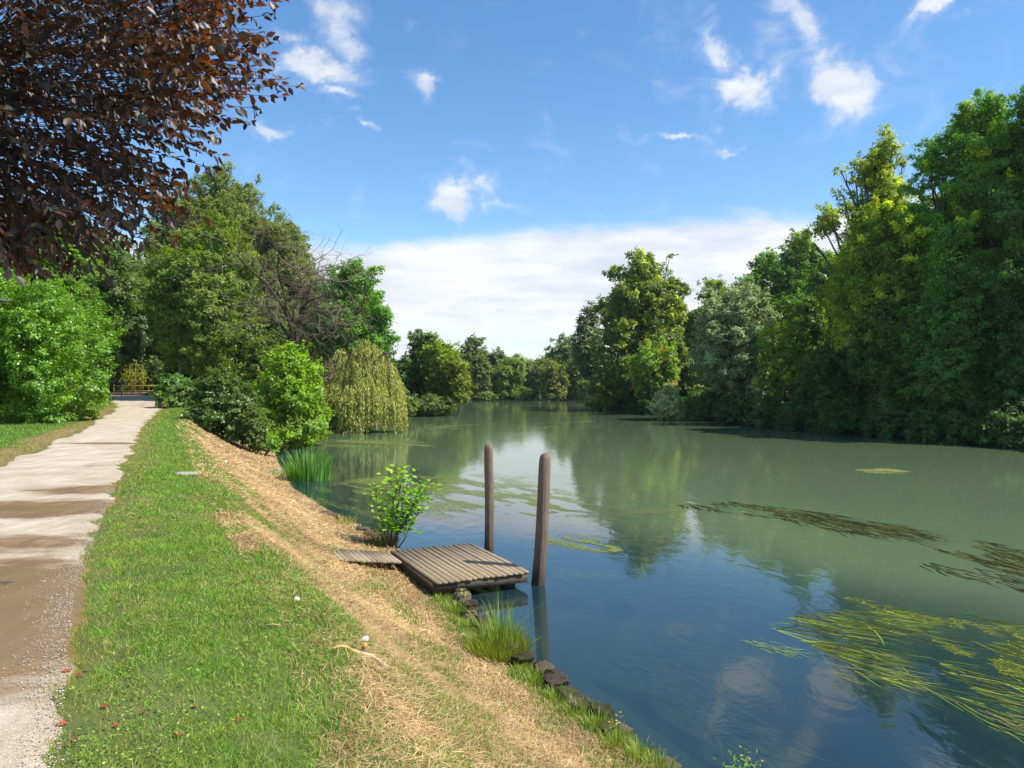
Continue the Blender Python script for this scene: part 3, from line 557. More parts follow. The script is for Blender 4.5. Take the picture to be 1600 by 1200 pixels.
# ---- middle distance and the far bend
tree('dark green tree, leftmost of the trio right of the weeping willow', 655, 82, 512, 36, 'round', bottom=640, col=(.05, .10, .03), col2=(.07, .13, .035), n=16)
tree('yellow-green tree in the trio beyond the weeping willow', 690, 80, 524, 34, 'round', bottom=640, col=(.085, .15, .02), col2=(.14, .19, .025), n=16)
tree('low olive tree, rightmost of the trio beyond the weeping willow', 715, 78, 556, 22, 'round', bottom=640, col=(.11, .15, .02), col2=(.10, .13, .02), n=12)
FAR = [(742, 150, 533, 26, (.07, .10, .045), (.09, .13, .05), 'grey-green tree, first of the far row beyond the bend'), (768, 158, 545, 28, (.045, .085, .04), (.06, .10, .045), 'dark tree, second from the left in the far row'),
       (798, 152, 556, 24, (.08, .15, .03), (.10, .17, .04), 'bright green rounded tree in the middle of the far row'), (822, 166, 550, 30, (.08, .115, .05), (.10, .14, .06), 'pale tree behind the bright green rounded one in the far row'),
       (848, 160, 562, 20, (.10, .13, .08), (.08, .12, .06), 'silvery low tree left of the olive one in the far row'), (866, 146, 562, 22, (.075, .10, .025), (.10, .12, .03), 'olive brown rounded tree in the far row'),
       (884, 168, 528, 36, (.05, .095, .035), (.07, .12, .04), 'tallest round tree of the far row'), (908, 150, 548, 26, (.08, .13, .045), (.07, .12, .04), 'light green tree where the far row meets the right bank'),
       (925, 160, 520, 30, (.04, .08, .03), (.05, .10, .03), 'dark tree behind the small grey-green willow')]
for px, D, top, hw, c1, c2, lb in FAR: tree(lb, px, D, top, hw, 'round', bottom=622, col=c1, col2=c2, n=14, leafk=.0036, gz=.6, twigs=2)
for i, (px, D, top, hw) in enumerate([(725, 185, 552, 45), (790, 190, 560, 45), (850, 190, 558, 45), (680, 190, 560, 45), (940, 190, 556, 50), (610, 170, 556, 50), (1000, 180, 556, 50)]):
    tree('hazy green second-row tree ' + ['behind the first grey-green far tree', 'behind the bright green rounded far tree', 'behind the olive brown far tree', 'behind the yellow-green tree of the trio', 'behind the small grey-green willow', 'behind the weeping willow', 'behind the tall ragged tree'][i], px, D, top, hw, 'round', bottom=622, col=(.06, .10, .045), col2=(.07, .12, .05), n=10, leafk=.0045, group='second row of trees behind the far bend', gz=1, twigs=1)
for px, D, top, hw, lb in [(757, 148, 608, 18, 'low light green bush on the far bank left of centre'), (785, 152, 600, 16, 'low dark bush at the water under the far row'), (820, 150, 604, 22, 'low bush under the pale far tree'), (915, 140, 590, 14, 'bright low bush at the right end of the far bank')]:
    tree(lb, px, D, top, hw, 'bush', col=(.09, .15, .04), col2=(.07, .12, .03), name='bush', cat='bush', n=9, gz=.1, twigs=1)

# ---- left bank woods
tree('huge olive green dome-shaped tree behind the left wood', 345, 84, 290, 130, 'round', bottom=600, col=(.095, .13, .04), col2=(.075, .115, .035), n=34, cover=2.2, leafk=.0036)
tree('olive tree on the falling shoulder of the left wood', 418, 78, 350, 66, 'round', bottom=600, col=(.10, .13, .05), col2=(.08, .115, .04), n=26, leafk=.0036)
tree('low olive tree at the right foot of the left wood', 500, 80, 462, 50, 'round', bottom=610, col=(.075, .12, .03), col2=(.09, .13, .04), n=18)
tree('rounded fresh green tree right of the bare tree', 552, 66, 412, 62, 'round', bottom=592, col=(.055, .14, .025), col2=(.085, .18, .03), n=24, gap=.38)
tree('leafy green tree with dark forked trunk beside the path end', 328, 56, 352, 82, 'round', bottom=595, col=(.065, .115, .02), col2=(.11, .165, .028), n=30, gap=.44, cover=2.0)
tree('blue-green tree behind the big laurel hedge', 208, 71, 395, 62, 'round', bottom=575, col=(.05, .09, .045), col2=(.08, .13, .06), n=24, gap=.40)
tree('bright green tree above the laurel hedge at left', 40, 44, 318, 95, 'round', bottom=560, col=(.09, .17, .02), col2=(.06, .12, .02), n=26)
tree('dark green tree between the hedge tree and the blue-green tree', 130, 58, 340, 75, 'round', bottom=585, col=(.05, .10, .025), col2=(.07, .13, .03), n=22)
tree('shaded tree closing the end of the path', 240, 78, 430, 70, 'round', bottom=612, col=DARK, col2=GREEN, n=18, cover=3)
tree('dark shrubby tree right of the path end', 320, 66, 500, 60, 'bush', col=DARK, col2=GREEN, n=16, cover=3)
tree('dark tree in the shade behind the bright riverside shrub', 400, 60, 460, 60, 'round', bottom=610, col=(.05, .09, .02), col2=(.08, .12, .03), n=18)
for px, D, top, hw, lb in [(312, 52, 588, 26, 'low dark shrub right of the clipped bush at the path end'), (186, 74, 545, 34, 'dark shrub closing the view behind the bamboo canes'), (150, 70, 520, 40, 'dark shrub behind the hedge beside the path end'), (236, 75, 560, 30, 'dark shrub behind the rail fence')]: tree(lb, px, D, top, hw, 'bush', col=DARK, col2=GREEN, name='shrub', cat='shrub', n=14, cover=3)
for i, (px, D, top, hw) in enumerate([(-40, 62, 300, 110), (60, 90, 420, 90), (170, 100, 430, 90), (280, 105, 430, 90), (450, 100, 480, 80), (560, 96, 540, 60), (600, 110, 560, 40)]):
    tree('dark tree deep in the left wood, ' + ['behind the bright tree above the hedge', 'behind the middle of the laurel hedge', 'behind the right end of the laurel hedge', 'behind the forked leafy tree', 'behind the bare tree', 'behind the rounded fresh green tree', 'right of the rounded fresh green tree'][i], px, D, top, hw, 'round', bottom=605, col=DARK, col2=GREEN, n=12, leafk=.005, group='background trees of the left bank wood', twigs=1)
# shrubs on the left bank
tree('bright green leafy shrub leaning over the water from the left bank', 455, 39, 520, 58, 'bush', col=(.135, .235, .022), col2=(.095, .18, .02), name='shrub', cat='shrub', n=24, gap=.36, leafk=.0042, stems=3)
tree('olive shrub behind the bright leafy riverside shrub', 418, 43, 528, 45, 'bush', col=(.06, .10, .025), col2=(.09, .13, .03), name='shrub', cat='shrub', n=18, stems=2)
tree('dark green rounded bush on the slope left of the bright shrub', 350, 34, 566, 52, 'bush', col=(.045, .085, .022), col2=(.06, .11, .028), name='bush', cat='bush', n=22, material=M_dense, stems=2, leafk=.0036)
tree('fresh green clipped bush beside the end of the path', 272, 44, 580, 31, 'bush', col=(.055, .125, .035), col2=(.08, .16, .04), name='bush', cat='bush', n=16, material=M_dense, stems=2)
tree('small grey-green bush at the foot of the dark slope bush', 392, 33, 628, 26, 'bush', col=(.06, .10, .03), col2=(.09, .13, .04), name='bush', cat='bush', n=12)
tree('low fern-green plant clump under the bright shrub', 415, 33, 668, 20, 'bush', col=(.09, .19, .03), col2=(.12, .22, .04), name='bush', cat='bush', n=10, gz=.15)
tree('low tangled green plants on the bank left of the willow', 520, 50, 640, 26, 'bush', col=(.09, .12, .03), col2=(.13, .15, .05), name='bush', cat='bush', n=12, gz=.1)
tree('low bush hugging the water under the trio of trees', 668, 76, 612, 36, 'bush', col=(.05, .08, .03), col2=(.08, .12, .03), name='bush', cat='bush', n=12, gz=.0)
tree('low olive bush behind the weeping willow', 600, 66, 590, 40, 'bush', col=(.09, .13, .03), col2=(.07, .12, .03), name='bush', cat='bush', n=12, gz=.2)

# ---- big laurel hedge left of the path
L = []
for x, y, r, h in [(-22.6, 29.6, 3.0, 6.6), (-19.4, 30.0, 2.6, 6.4), (-16.9, 29.4, 1.6, 5.6), (-18.0, 32.6, 2.1, 6.3), (-20.9, 36.5, 2.4, 6.0), (-24.6, 41.5, 2.2, 4.4), (-26.4, 44.6, 2.0, 3.6), (-26, 30, 3.2, 6.2), (-22.0, 33, 2.6, 5.3), (-29, 28.5, 3, 6.0)]:
    for q in range(9):
        d = rdir(1)[0]; L.append([x + d[0] * r * .6, y + d[1] * r * .6, max(.6, h * .5 + d[2] * h * .42), r * .42, r * .42, h * .13 + .22])
    L.append([x, y, h * .47, r * .75, r * .75, h * .44])
L = np.array(L); hx, hy = -21.0, 33.0; L[:, 0] -= hx + 1.75; L[:, 1] -= hy
mb = MB(); leaves_on_lobes(mb, L, .115, 1.05, (.055, .135, .012), (.095, .195, .018), rc=.38, gap=.38, inner=.05, zmin=0.0)
root = tag(empty('laurel_hedge', (hx, hy, 1.68)), 'massive bright green laurel hedge left of the path', 'hedge'); mb.build('foliage', M_dense, root)
trunk_mesh(L[9::10], .12, 3.2, BARK, 3, stems=4).build('stem', M_bark, root, True)

# ---- weeping willow
def weeping(label, px, D, top, hw, seed):
    x = (px - 800) / F * D; gz = max(float(ground(x, D, False)), 0); R = hw / F * D; ht = H + (598 - top) / F * D - gz
    mb = MB(); ns = 2100; doms = np.array([[0, 0, .62, 1.0], [-.42, .1, .52, .86], [.45, -.1, .50, .78], [.15, -.45, .48, .62], [-.2, -.5, .45, .55], [.62, -.25, .36, .50], [-.65, -.2, .36, .60], [-.1, .5, .5, .8]])
    q = rng.integers(0, len(doms), ns); dm = doms[q]; a = rng.random(ns) * 6.283; r1 = np.sqrt(rng.random(ns)); x0 = (dm[:, 0] + np.cos(a) * r1 * dm[:, 2]) * R; y0 = (dm[:, 1] + np.sin(a) * r1 * dm[:, 2]) * R
    sx = x0 / R; sy = y0 / R; rr_ = np.minimum(np.hypot(sx, sy), 1.1); z0 = ht * dm[:, 3] * (1 - .34 * r1 ** 2.0) + rng.normal(0, .14, ns); ln = z0 * (.25 + .78 * rng.random(ns) ** .8) * (.50 + .50 * rr_)
    per = 40; tt_ = np.linspace(0, 1, per); 
    Px = x0[:, None] + (sx * R * .14)[:, None] * np.sqrt(tt_) + rng.normal(0, .045, (ns, per)); Py = y0[:, None] + (sy * R * .14)[:, None] * np.sqrt(tt_) + rng.normal(0, .045, (ns, per))
    Pz = np.maximum(z0[:, None] - ln[:, None] * tt_ ** 1.15, .06 - gz); P = np.stack([Px, Py, Pz], -1).reshape(-1, 3); n = len(P)
    T = np.stack([rng.normal(0, .45, n), rng.normal(0, .45, n), -np.ones(n)], -1); N = rng.normal(size=(n, 3)) + np.repeat(np.stack([sx, sy, sx * 0 + .3], -1), per, 0)
    mixc = np.repeat(rng.random(ns), per)[:, None]; c = (np.array([.19, .21, .055]) * mixc + np.array([.34, .34, .105]) * (1 - mixc)) * (.75 + .5 * rng.random((n, 1)))
    mb.scatter(*LEAF4, P, T, N, .19 * (.6 + .8 * rng.random(n)), .055, c)
    root = tag(empty('weeping_willow', (x, D, gz)), label, 'tree'); mb.build('crown', M_silver, root)
    tb = MB(); tb.tube([(0, 0, -.4), (.05, 0, ht * .3), (.15, .1, ht * .6)], [.28, .22, .15], 8, BARK)
    for i in range(16):
        an = i * .393 + .2 * rng.random(); q = R * (.4 + .4 * rng.random()); tb.tube([(.1, .05, ht * .45), (math.cos(an) * q * .5, math.sin(an) * q * .5, ht * .80), (math.cos(an) * q, math.sin(an) * q, ht * .86), (math.cos(an) * q * 1.2, math.sin(an) * q * 1.2, ht * .6)], [.12, .08, .04, .015], 5, BARK, False)
    tb.build('trunk', M_bark, root, True)
weeping('golden green weeping willow trailing into the water on the left bank', 574, 51, 530, 58, 1)
weeping('smaller dull weeping willow left of the golden one', 532, 57, 545, 34, 4)

# ---- bare tree
def bare(mb, p, d, ln, r, dep):
    k = 4; pts = [p]; dd = d
    for i in range(k):
        dd = norm(dd + rng.normal(0, .17, 3) + np.array([0, 0, .03 if dep < 2 else -.02])); pts.append(pts[-1] + dd * ln / k)
    pts = np.array(pts); mb.tube(pts, np.linspace(r, r * .62, k + 1), 6 if r > .04 else 4 if r > .02 else 3, (.19, .15, .105) if dep > 2 else (.085, .065, .045), False)
    if dep >= 6: return
    for i in range(3 if dep < 4 else 2 + (rng.random() < .5)):
        q = pts[-1] if i == 0 else pts[1 + int(rng.integers(0, 4))]; nd = norm(dd + rng.normal(0, .62, 3)); bare(mb, q, nd, ln * (.60 + .22 * rng.random()), r * (.62 if i == 0 else .45), dep + 1)
rng2 = rng; rng = np.random.default_rng(5)
D = 50; x = (462 - 800) / F * D; gz = float(ground(x, D, False)); mb = MB()
mb.tube([(0, 0, -.3), (.1, 0, 2.5), (-.1, .1, 5.8)], [.3, .24, .2], 8, (.075, .055, .04))
for dr, l_ in [((.35, 0, 1), 3.6), ((-.55, .2, .9), 3.0), ((.85, -.2, .55), 2.6), ((.1, -.4, 1.0), 3.0), ((-.25, -.5, .9), 2.4), ((.5, .2, .9), 3.3), ((.12, -.3, 1.3), 4.6), ((.55, -.4, 1.1), 4.4), ((-.15, -.3, 1.2), 4.2)]: bare(mb, np.array([-.1, .1, 4.4 + 1.6 * rng.random()]), norm(np.array(dr)), l_, .14, 1)
root = tag(empty('bare_tree', (x, D, gz)), 'dead tree with tangled bare grey branches above the left bank', 'tree'); mb.build('trunk', M_bark, root, True)
D = 54; mb = MB()
for i in range(8): bare(mb, np.array([rng.normal(0, .8), rng.normal(0, .6), 2 + 1.5 * rng.random()]), norm(np.array([rng.normal(0, .7), rng.normal(0, .4), .6])), 1.7, .05, 3)
root = tag(empty('bare_thicket', ((505 - 800) / F * D, D, 1.0)), 'brown leafless thicket between the bare tree and the weeping willow', 'thicket'); mb.build('branch', M_bark, root, True)
rng = rng2

# ---- purple-leaved plum tree hanging in at top left; its trunk stands left of the path out of view
mb = MB(); tb = MB(); base = np.array([-8.6, 5.2, 1.68]); PC = (.055, .036, .024)
tb.tube([base + (0, 0, -.3), base + (.1, .1, 1.4), base + (.3, .1, 2.6), base + (.8, .1, 3.6)], [.2, .17, .15, .12], 9, PC)
outline = [(-40, 330), (40, 400), (130, 430), (240, 400), (330, 320), (345, 250), (410, 205), (465, 135), (425, 80), (430, 30), (450, -20), (445, -80)]
def inside(px, py):
    xs = np.array([o[0] for o in outline]); ysx = np.array([o[1] for o in outline])
    lim = np.interp(py, [-200, -20, 30, 80, 135, 170, 205, 250, 290, 330, 380, 410, 440], [520, 455, 430, 435, 462, 415, 400, 325, 330, 335, 262, 225, 150])
    return px < lim - 0
tips = []
for i in range(1050):
    D = 3.9 + 3.6 * rng.random() ** 1.1; 
    for _ in range(30):
        px = -160 + 640 * rng.random(); py = -170 + 600 * rng.random()
        if inside(px + 16, py + 10): break
    tips.append((np.array([(px - 800) / F * D, D, H + (598 - py) / F * D])))
for px, py, D in [(470, 133, 5.0), (448, 150, 5.0), (430, 20, 4.6), (425, 55, 4.6), (440, -5, 4.6), (412, 92, 4.8), (340, 262, 5.2), (345, 240, 5.2), (318, 330, 4.6), (400, 190, 4.9), (408, 168, 4.9), (195, 452, 4.2), (50, 420, 4.2), (60, 430, 4.4), (330, 345, 4.6), (355, 130, 4.9), (385, 150, 4.9), (120, 420, 4.6), (300, 350, 5), (270, 370, 5), (10, 170, 3.3)]:
    tips.append(np.array([(px - 800) / F * D, D, H + (598 - py) / F * D]))
hub = base + np.array([.8, .1, 3.6]); subs = [np.array([-6.0 + .6 * (i % 3), 4.1 + .75 * (i // 3), 5.1 + .9 * ((i * 7) % 4)]) for i in range(12)]
for s_ in subs:
    m_ = (hub + s_) / 2 + np.array([0, 0, .5]); tb.tube([hub, m_, s_], [.07, .05, .03], 6, PC, False)
SG = np.array(subs); Pl = []; Tl = []; Nl = []; Sl = []
for tp_ in tips:
    s0 = SG[np.argmin(np.linalg.norm(SG - tp_, axis=1))]; v = tp_ - s0; ln = np.linalg.norm(v)
    mid = s0 + v * .5 + np.array([0, 0, .10 * ln]); tt_ = np.linspace(0, 1, 9)[:, None]; cur = (1 - tt_) ** 2 * s0 + 2 * tt_ * (1 - tt_) * mid + tt_ ** 2 * tp_
    tb.tube(cur[max(0, 8 - int(8 * 1.0 / ln) - 1):], np.linspace(.005, .0015, 9)[max(0, 8 - int(8 * 1.0 / ln) - 1):], 4, (.06, .04, .03), False)
    nl = 17 + int(rng.integers(0, 8)); L_ = min(ln, .62); 
    for q in range(nl):
        f = 1 - (q / nl) * (L_ / ln); j = min(int(f * 8), 7); p_ = cur[j] + (cur[j + 1] - cur[j]) * (f * 8 - j); td = norm(cur[min(j + 1, 8)] - cur[j])
        sd_ = norm(np.cross(td, rng.normal(size=3))); T = norm(td * .6 + sd_ * .75 + np.array([0, 0, -.45]))
        Pl.append(p_ + rng.normal(0, .012, 3)); Tl.append(T); Nl.append(norm(np.array([0, 0, 1.]) + rng.normal(0, .65, 3))); Sl.append(.044 + .040 * rng.random())
Pl = np.array(Pl); n = len(Pl); cs = pick([(.040, .030, .024), (.050, .030, .022), (.040, .036, .028), (.075, .038, .018), (.034, .042, .022), (.060, .036, .018)], n); ek = (Pl[:, 0] / Pl[:, 1] > -.42 - .10 * rng.random(n)) & (rng.random(n) < .45); cs[ek] = np.array([.12, .055, .014]) * (.7 + .5 * rng.random((ek.sum(), 1)))  # leaves towards the right edge coloured orange, as if sunlight shone through
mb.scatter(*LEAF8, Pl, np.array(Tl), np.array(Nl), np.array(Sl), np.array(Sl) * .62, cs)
root = tag(empty('plum_tree', tuple(base)), 'dark purple-red leaved plum branches hanging in at the upper left', 'tree')
c_ = mb.build('crown', M_plum, root); t_ = tb.build('trunk', M_bark, root, True); c_.location = t_.location = -Vector(base)

# ------------------------------------------------------------------ dock and mooring posts
def S(m_): return m_
DZ = .28; NL = np.array([-1.17, 11.2]); NR = np.array([.27, 11.9]); FL = np.array([-2.2, 13.28]); e1 = norm(NR - NL); e2 = norm(FL - NL); W1 = np.linalg.norm(NR - NL); W2 = np.linalg.norm(FL - NL)
root = tag(empty('wooden_jetty', (NL[0], NL[1], 0)), 'small weathered plank jetty jutting from the bank into the river', 'jetty')
org = np.array([NL[0], NL[1], 0.])
def plank(mb, a, b, wd, z, th, col):
    a = np.append(a, z) - org; b = np.append(b, z + rng.normal(0, .003)) - org; d = norm(b - a); s = np.array([-d[1], d[0], 0]) * wd / 2; u = np.array([0, 0, th])
    V = [a - s, b - s, b + s, a + s, a - s + u, b - s + u, b + s + u, a + s + u]
    mb.add(V, [np.array([[0, 3, 2, 1], [4, 5, 6, 7], [0, 1, 5, 4], [1, 2, 6, 5], [2, 3, 7, 6], [3, 0, 4, 7]])], col)
def wood(): return np.array([.32, .245, .155]) * (.74 + .42 * rng.random()) * np.array([1, 1 + .015 * rng.normal(), 1 + .03 * rng.normal()])
mb = MB(); npl = 16
for i in range(npl):
    o = NL + e1 * W1 * (i + .5) / npl; plank(mb, o - e2 * (.02 + .03 * rng.random()), o + e2 * (W2 + .03 * rng.random()), W1 / npl * .86, DZ - .035 + rng.normal(0, .003), .035, wood())
mb.build('deck', M_deck, root)
mb = MB(); e3 = norm(np.array([-.86, -.22])); e3 = norm(-e1 * 1.0 + e2 * .12)
FLa = FL - e2 * .02; nw = 16
for i in range(nw):
    o = FL + (-e1) * (.05 + (i + .5) * .098); sh = -.035 * i; a_ = o + e2 * sh; plank(mb, a_, a_ - e2 * (.86 + .02 * rng.random()), .084, DZ - .030 + .022 * i, .035, wood())
mb.build('walkway', M_deck, root)
mb = MB(); dk = np.array([.12, .10, .075])
for f in (.01, .5, .99): a_ = NL + e2 * W2 * f; plank(mb, a_ + e1 * .02, a_ + e1 * (W1 - .02), .07, DZ - .175, .14, dk * (1 if f > .1 else .9))
for f in (.02, .98): a_ = NL + e1 * W1 * f; plank(mb, a_ + e2 * .06, a_ + e2 * (W2 - .06), .06, DZ - .172, .13, dk)
a_ = FL - e1 * 1.15 - e2 * .42; plank(mb, a_, FL - e2 * .42, .07, DZ - .16, .12, dk)
mb.build('frame', M_deck, root)
for f, g_ in ((.84, .1), (.1, .9), (.9, .92), (.12, .12)):
    mb = MB(); c = NL + e1 * W1 * f + e2 * W2 * g_ - NL; mb.box((c[0], c[1], -.55), (.2 if g_ == .1 else .13, .13, 1.32), math.atan2(e1[1], e1[0]), (.085, .07, .05), .004); mb.build('post', M_wood, root)

def mooring(label, px, py_base, py_top, width_px, lean, flat=0):
    x, D = px2w(px, py_base, 0); ht = H - (py_top - 598) / F * D; r = width_px / F * D / 2; mb = MB(); k = 40; sides = 40; ca = rng.random(5) * 6.28
    zz = np.linspace(-1.3, ht, k); an = np.arange(sides) / sides * 2 * np.pi; V = []
    for i, z in enumerate(zz):
        rr_ = r * (1.04 - .10 * max(z, 0) / ht) * (1 - .0 * i); ctr = np.array([lean * z + .012 * math.sin(z * 2.1), .01 * math.sin(z * 1.7 + 1)])
        if i >= k - 2: rr_ *= (.92 if i == k - 2 else .74)
        wob = rr_ * (1 + .055 * np.sin(an * 3 + z * .6 + px) + .03 * np.sin(an * 7 + z * 1.3) + rng.normal(0, .008, sides) - sum(.10 * np.exp(-((np.angle(np.exp(1j * (an - c0 - .12 * math.sin(z * 1.5 + c0 * 3)))) / .07) ** 2)) * (.4 + .6 * math.sin(z * 2 + c0 * 9) ** 2) for c0 in ca))
        V.append(np.stack([ctr[0] + np.cos(an) * wob, ctr[1] + np.sin(an) * wob, np.full(sides, z) + (flat * np.cos(an) * r if i == k - 1 else 0)], -1))
    V = np.array(V); C_ = np.repeat(np.interp(zz, [-1, .05, .35, 1.0], [0, 0, .55, 1])[:, None], sides, 1)[..., None]
    col = np.array([.085, .07, .05]) * (1 - C_) + np.array([.235, .17, .12]) * C_
    i = np.arange(k - 1)[:, None] * sides; j = np.arange(sides)[None]; kk = (j + 1) % sides
    mb.add(V.reshape(-1, 3), [np.stack([i + j, i + kk, i + sides + kk, i + sides + j], -1).reshape(-1, 4), np.array([[(k - 1) * sides + q for q in range(sides)]])], col.reshape(-1, 3))
    o = mb.build('mooring_post', M_wood, smooth=True); o.location = (x, D, 0); tag(o, label, 'post')
mooring('thinner reddish wooden mooring post standing behind the jetty', 764, 866, 691, 14.5, .002)
mooring('thicker leaning wooden mooring post beside the jetty corner', 841, 911, 706, 19.5, .058, .25)

# ------------------------------------------------------------------ stone edging
WL = [px2w(708, 921), px2w(722, 945), px2w(750, 980), px2w(790, 1013), px2w(832, 1045), px2w(872, 1075), px2w(912, 1105), px2w(950, 1135), px2w(1000, 1165), px2w(1060, 1203), px2w(1120, 1260)]
WL = np.array(WL); seg = np.concatenate([[0], np.cumsum(np.linalg.norm(np.diff(WL, axis=0), axis=1))])
def wl(s): return np.array([np.interp(s, seg, WL[:, 0]), np.interp(s, seg, WL[:, 1])])
def stone(sx, sy, sz, col, sub=2):
    import bmesh
    bm = bmesh.new(); bmesh.ops.create_cube(bm, size=1.0); bmesh.ops.bevel(bm, geom=bm.edges[:], offset=.13, segments=1, affect='EDGES'); bmesh.ops.subdivide_edges(bm, edges=bm.edges[:], cuts=1, use_grid_fill=True)
    v = np.array([x.co[:] for x in bm.verts]); f = [[x.index for x in fc.verts] for fc in bm.faces]; bm.free()
    v = v * np.array([sx, sy, sz]) * (1 + .16 * (n3(v * 3 + rng.random(3) * 50, 1.0)[:, None] - .5)) + rng.normal(0, .10, v.shape) * min(sx, sy, sz); mb = MB()
    mb.v = [v]; mb.c = [np.broadcast_to(np.array(col), (len(v), 3))]; mb.n = len(v)
    for kk in set(len(x) for x in f): mb.f.append(np.array([x for x in f if len(x) == kk]))
    return mb
root = tag(empty('stone_edging', (WL[3][0], WL[3][1], 0)), 'broken line of dark flat stones holding the waterline beside the jetty', 'stone wall')
s_ = 0.0
while s_ < seg[-1]:
    ln = .11 + .15 * rng.random(); c = wl(s_ + ln / 2); dd = wl(s_ + ln) - wl(s_); a = math.atan2(dd[1], dd[0])
    if s_ > 3.0 and rng.random() < .28: s_ += ln; continue
    for lay in range(3):
        if lay == 2 and (rng.random() < .35 or s_ > 4.2): continue
        if s_ > 3.4 and lay == 1 and rng.random() < .5: continue
        tn = .12 + .09 * rng.random(); col = np.array([.095, .075, .052]) * (.55 + .8 * rng.random()); 
        if rng.random() < .22: col = col * np.array([.85, 1.05, .6])
        o = stone(ln * (.92 + .2 * rng.random()), .15 + .10 * rng.random(), .07 + .03 * rng.random(), col).build('stone', M_stone, root)
        o.location = (c[0] - WL[3][0] + rng.normal(0, .04), c[1] - WL[3][1] + rng.normal(0, .04), -.03 + lay * .068); o.rotation_euler = (rng.normal(0, .13), rng.normal(0, .13), a + rng.normal(0, .35))
    s_ += ln * .95 + .02
# stone further along the shore and slab in the grass
for px, py, zz, sx, sy, sz, lb in [(292, 750, 1.66, .34, .2, .05, 'flat grey stone slab lying in the green grass near the slope edge'), (428, 722, .35, .45, .22, .2, 'pale worn stone at the far waterline beside the tall reeds')]:
    x, y = px2w(px, py, zz); o = stone(sx, sy, sz, (.42, .38, .33)).build('stone', M_stone); o.location = (x, y, float(ground(x, y)) + .02); o.rotation_euler = (0, 0, .3); tag(o, lb, 'stone')
# roots and clods at the shore
for k, (px, py) in enumerate([(520, 800), (507, 797), (533, 806), (566, 822), (580, 828)]):
    x, y = px2w(px, py, .1); o = stone(.3, .22, .14, (.12, .085, .055)).build('earth_clod', M_stone); o.location = (x, y, max(.03, float(ground(x, y)))); o.rotation_euler = (0, 0, k)
    tag(o, 'dark clod of earth at the waterline between sapling and reeds', 'earth clod', 'earth clods along the shore')

# ------------------------------------------------------------------ small plants
def tuft(label, x, y, n, ht, spread, wid, cols, name='reed_clump', cat='reeds', lean=.5, z=None, mix_=.3):
    z = float(ground(x, y)) if z is None else z; mb = MB(); a = rng.random(n) * 6.283; r = spread * np.sqrt(rng.random(n)) * .6
    P = np.stack([np.cos(a) * r, np.sin(a) * r, np.full(n, -.05)], -1); h = ht * (.5 + .55 * rng.random(n)); seg_ = 5; prev = None; out_ = np.stack([np.cos(a), np.sin(a), a * 0], -1)
    ln_ = lean * rng.random(n)[:, None] * (r / (spread * .6))[:, None] + rng.normal(0, .08, (n, 1)); sdv = np.stack([-np.sin(a + rng.normal(0, .8, n)), np.cos(a), a * 0], -1); V = []
    for i in range(seg_ + 1):
        f = i / seg_; c = P + np.array([0, 0, 1.]) * (h * f * (1 - .25 * f * np.abs(ln_[:, 0])))[:, None] + out_ * ln_ * (h[:, None] * f ** 2.2); w_ = wid * (1 - f ** 2) + .0006; V += [c - sdv * w_ / 2, c + sdv * w_ / 2]
    V = np.stack(V, 1); k = V.shape[1]; off = (np.arange(n) * k)[:, None, None]; q = np.array([[2 * i, 2 * i + 1, 2 * i + 3, 2 * i + 2] for i in range(seg_)])[None] + off
    mb.add(V.reshape(-1, 3), [q.reshape(-1, 4)], np.repeat(pick(cols, n), k, 0)); o = mb.build(name, M_grass); o.location = (x, y, z); tag(o, label, cat); return o
x, y = px2w(482, 747, 0); tuft('tall fresh green reed clump at the left waterline', x, y, 300, 1.25, 1.2, .036, [(.06, .17, .03), (.08, .21, .04), (.10, .24, .05)], lean=.7, z=0)
x, y = px2w(782, 1003, .1); tuft('tall grass tuft growing from the stone edging below the jetty', x, y, 170, .70, .36, .010, [(.12, .24, .04), (.17, .27, .05), (.26, .30, .09), (.09, .18, .03)], 'grass_tuft', 'grass tuft', lean=.75, z=.05)
tuft('bushy low grass at the foot of the tall tuft on the stones', x - .02, y - .12, 1500, .30, .62, .009, [(.17, .22, .04), (.22, .26, .05), (.12, .18, .03)], 'grass_tuft', 'grass tuft', lean=1.0, z=.05)
x, y = px2w(590, 838, .15); tuft('brownish grass hummock around the foot of the sapling', x + .1, y - .1, 500, .35, .55, .012, [(.12, .14, .04), (.2, .17, .07), (.09, .13, .03)], 'grass_tuft', 'grass tuft', lean=.9, z=.02)
x, y = px2w(540, 812, .1); tuft('straggly yellow grass at the shore left of the sapling', x, y, 160, .3, .4, .012, [(.3, .3, .1), (.2, .25, .07)], 'grass_tuft', 'grass tuft', lean=.9)
x, y = px2w(512, 1165, 1.6); tuft('lone dark green grass tuft in the near lawn', x, y, 90, .13, .12, .006, [(.05, .19, .03), (.07, .23, .04)], 'grass_tuft', 'grass tuft', lean=1.0)
x, y = px2w(450, 735, .15); tuft('low yellow-green grasses between the pale stone and the reeds', x, y, 260, .45, 1.2, .02, [(.2, .25, .06), (.14, .2, .05)], 'grass_tuft', 'grass tuft', lean=.8)
x, y = px2w(415, 690, .2); tuft('light green fern-like tuft below the dark slope bush', x, y, 300, .7, 1.4, .035, [(.12, .27, .04), (.10, .22, .03)], 'grass_tuft', 'grass tuft', lean=.8)
for i, (px, py) in enumerate([(842, 1048), (872, 1070), (905, 1090), (935, 1112), (690, 925), (715, 940), (735, 962), (965, 1140), (1000, 1160), (1030, 1180), (818, 1030)]):
    x, y = px2w(px, py, .15); tuft('little weed tuft sprouting between the edging stones', x, y, 130, .10 + .08 * rng.random(), .25, .007, [(.14, .24, .04), (.2, .25, .06)], 'weed_tuft', 'weed', lean=.9, z=.08)['group'] = 'weeds between the edging stones'

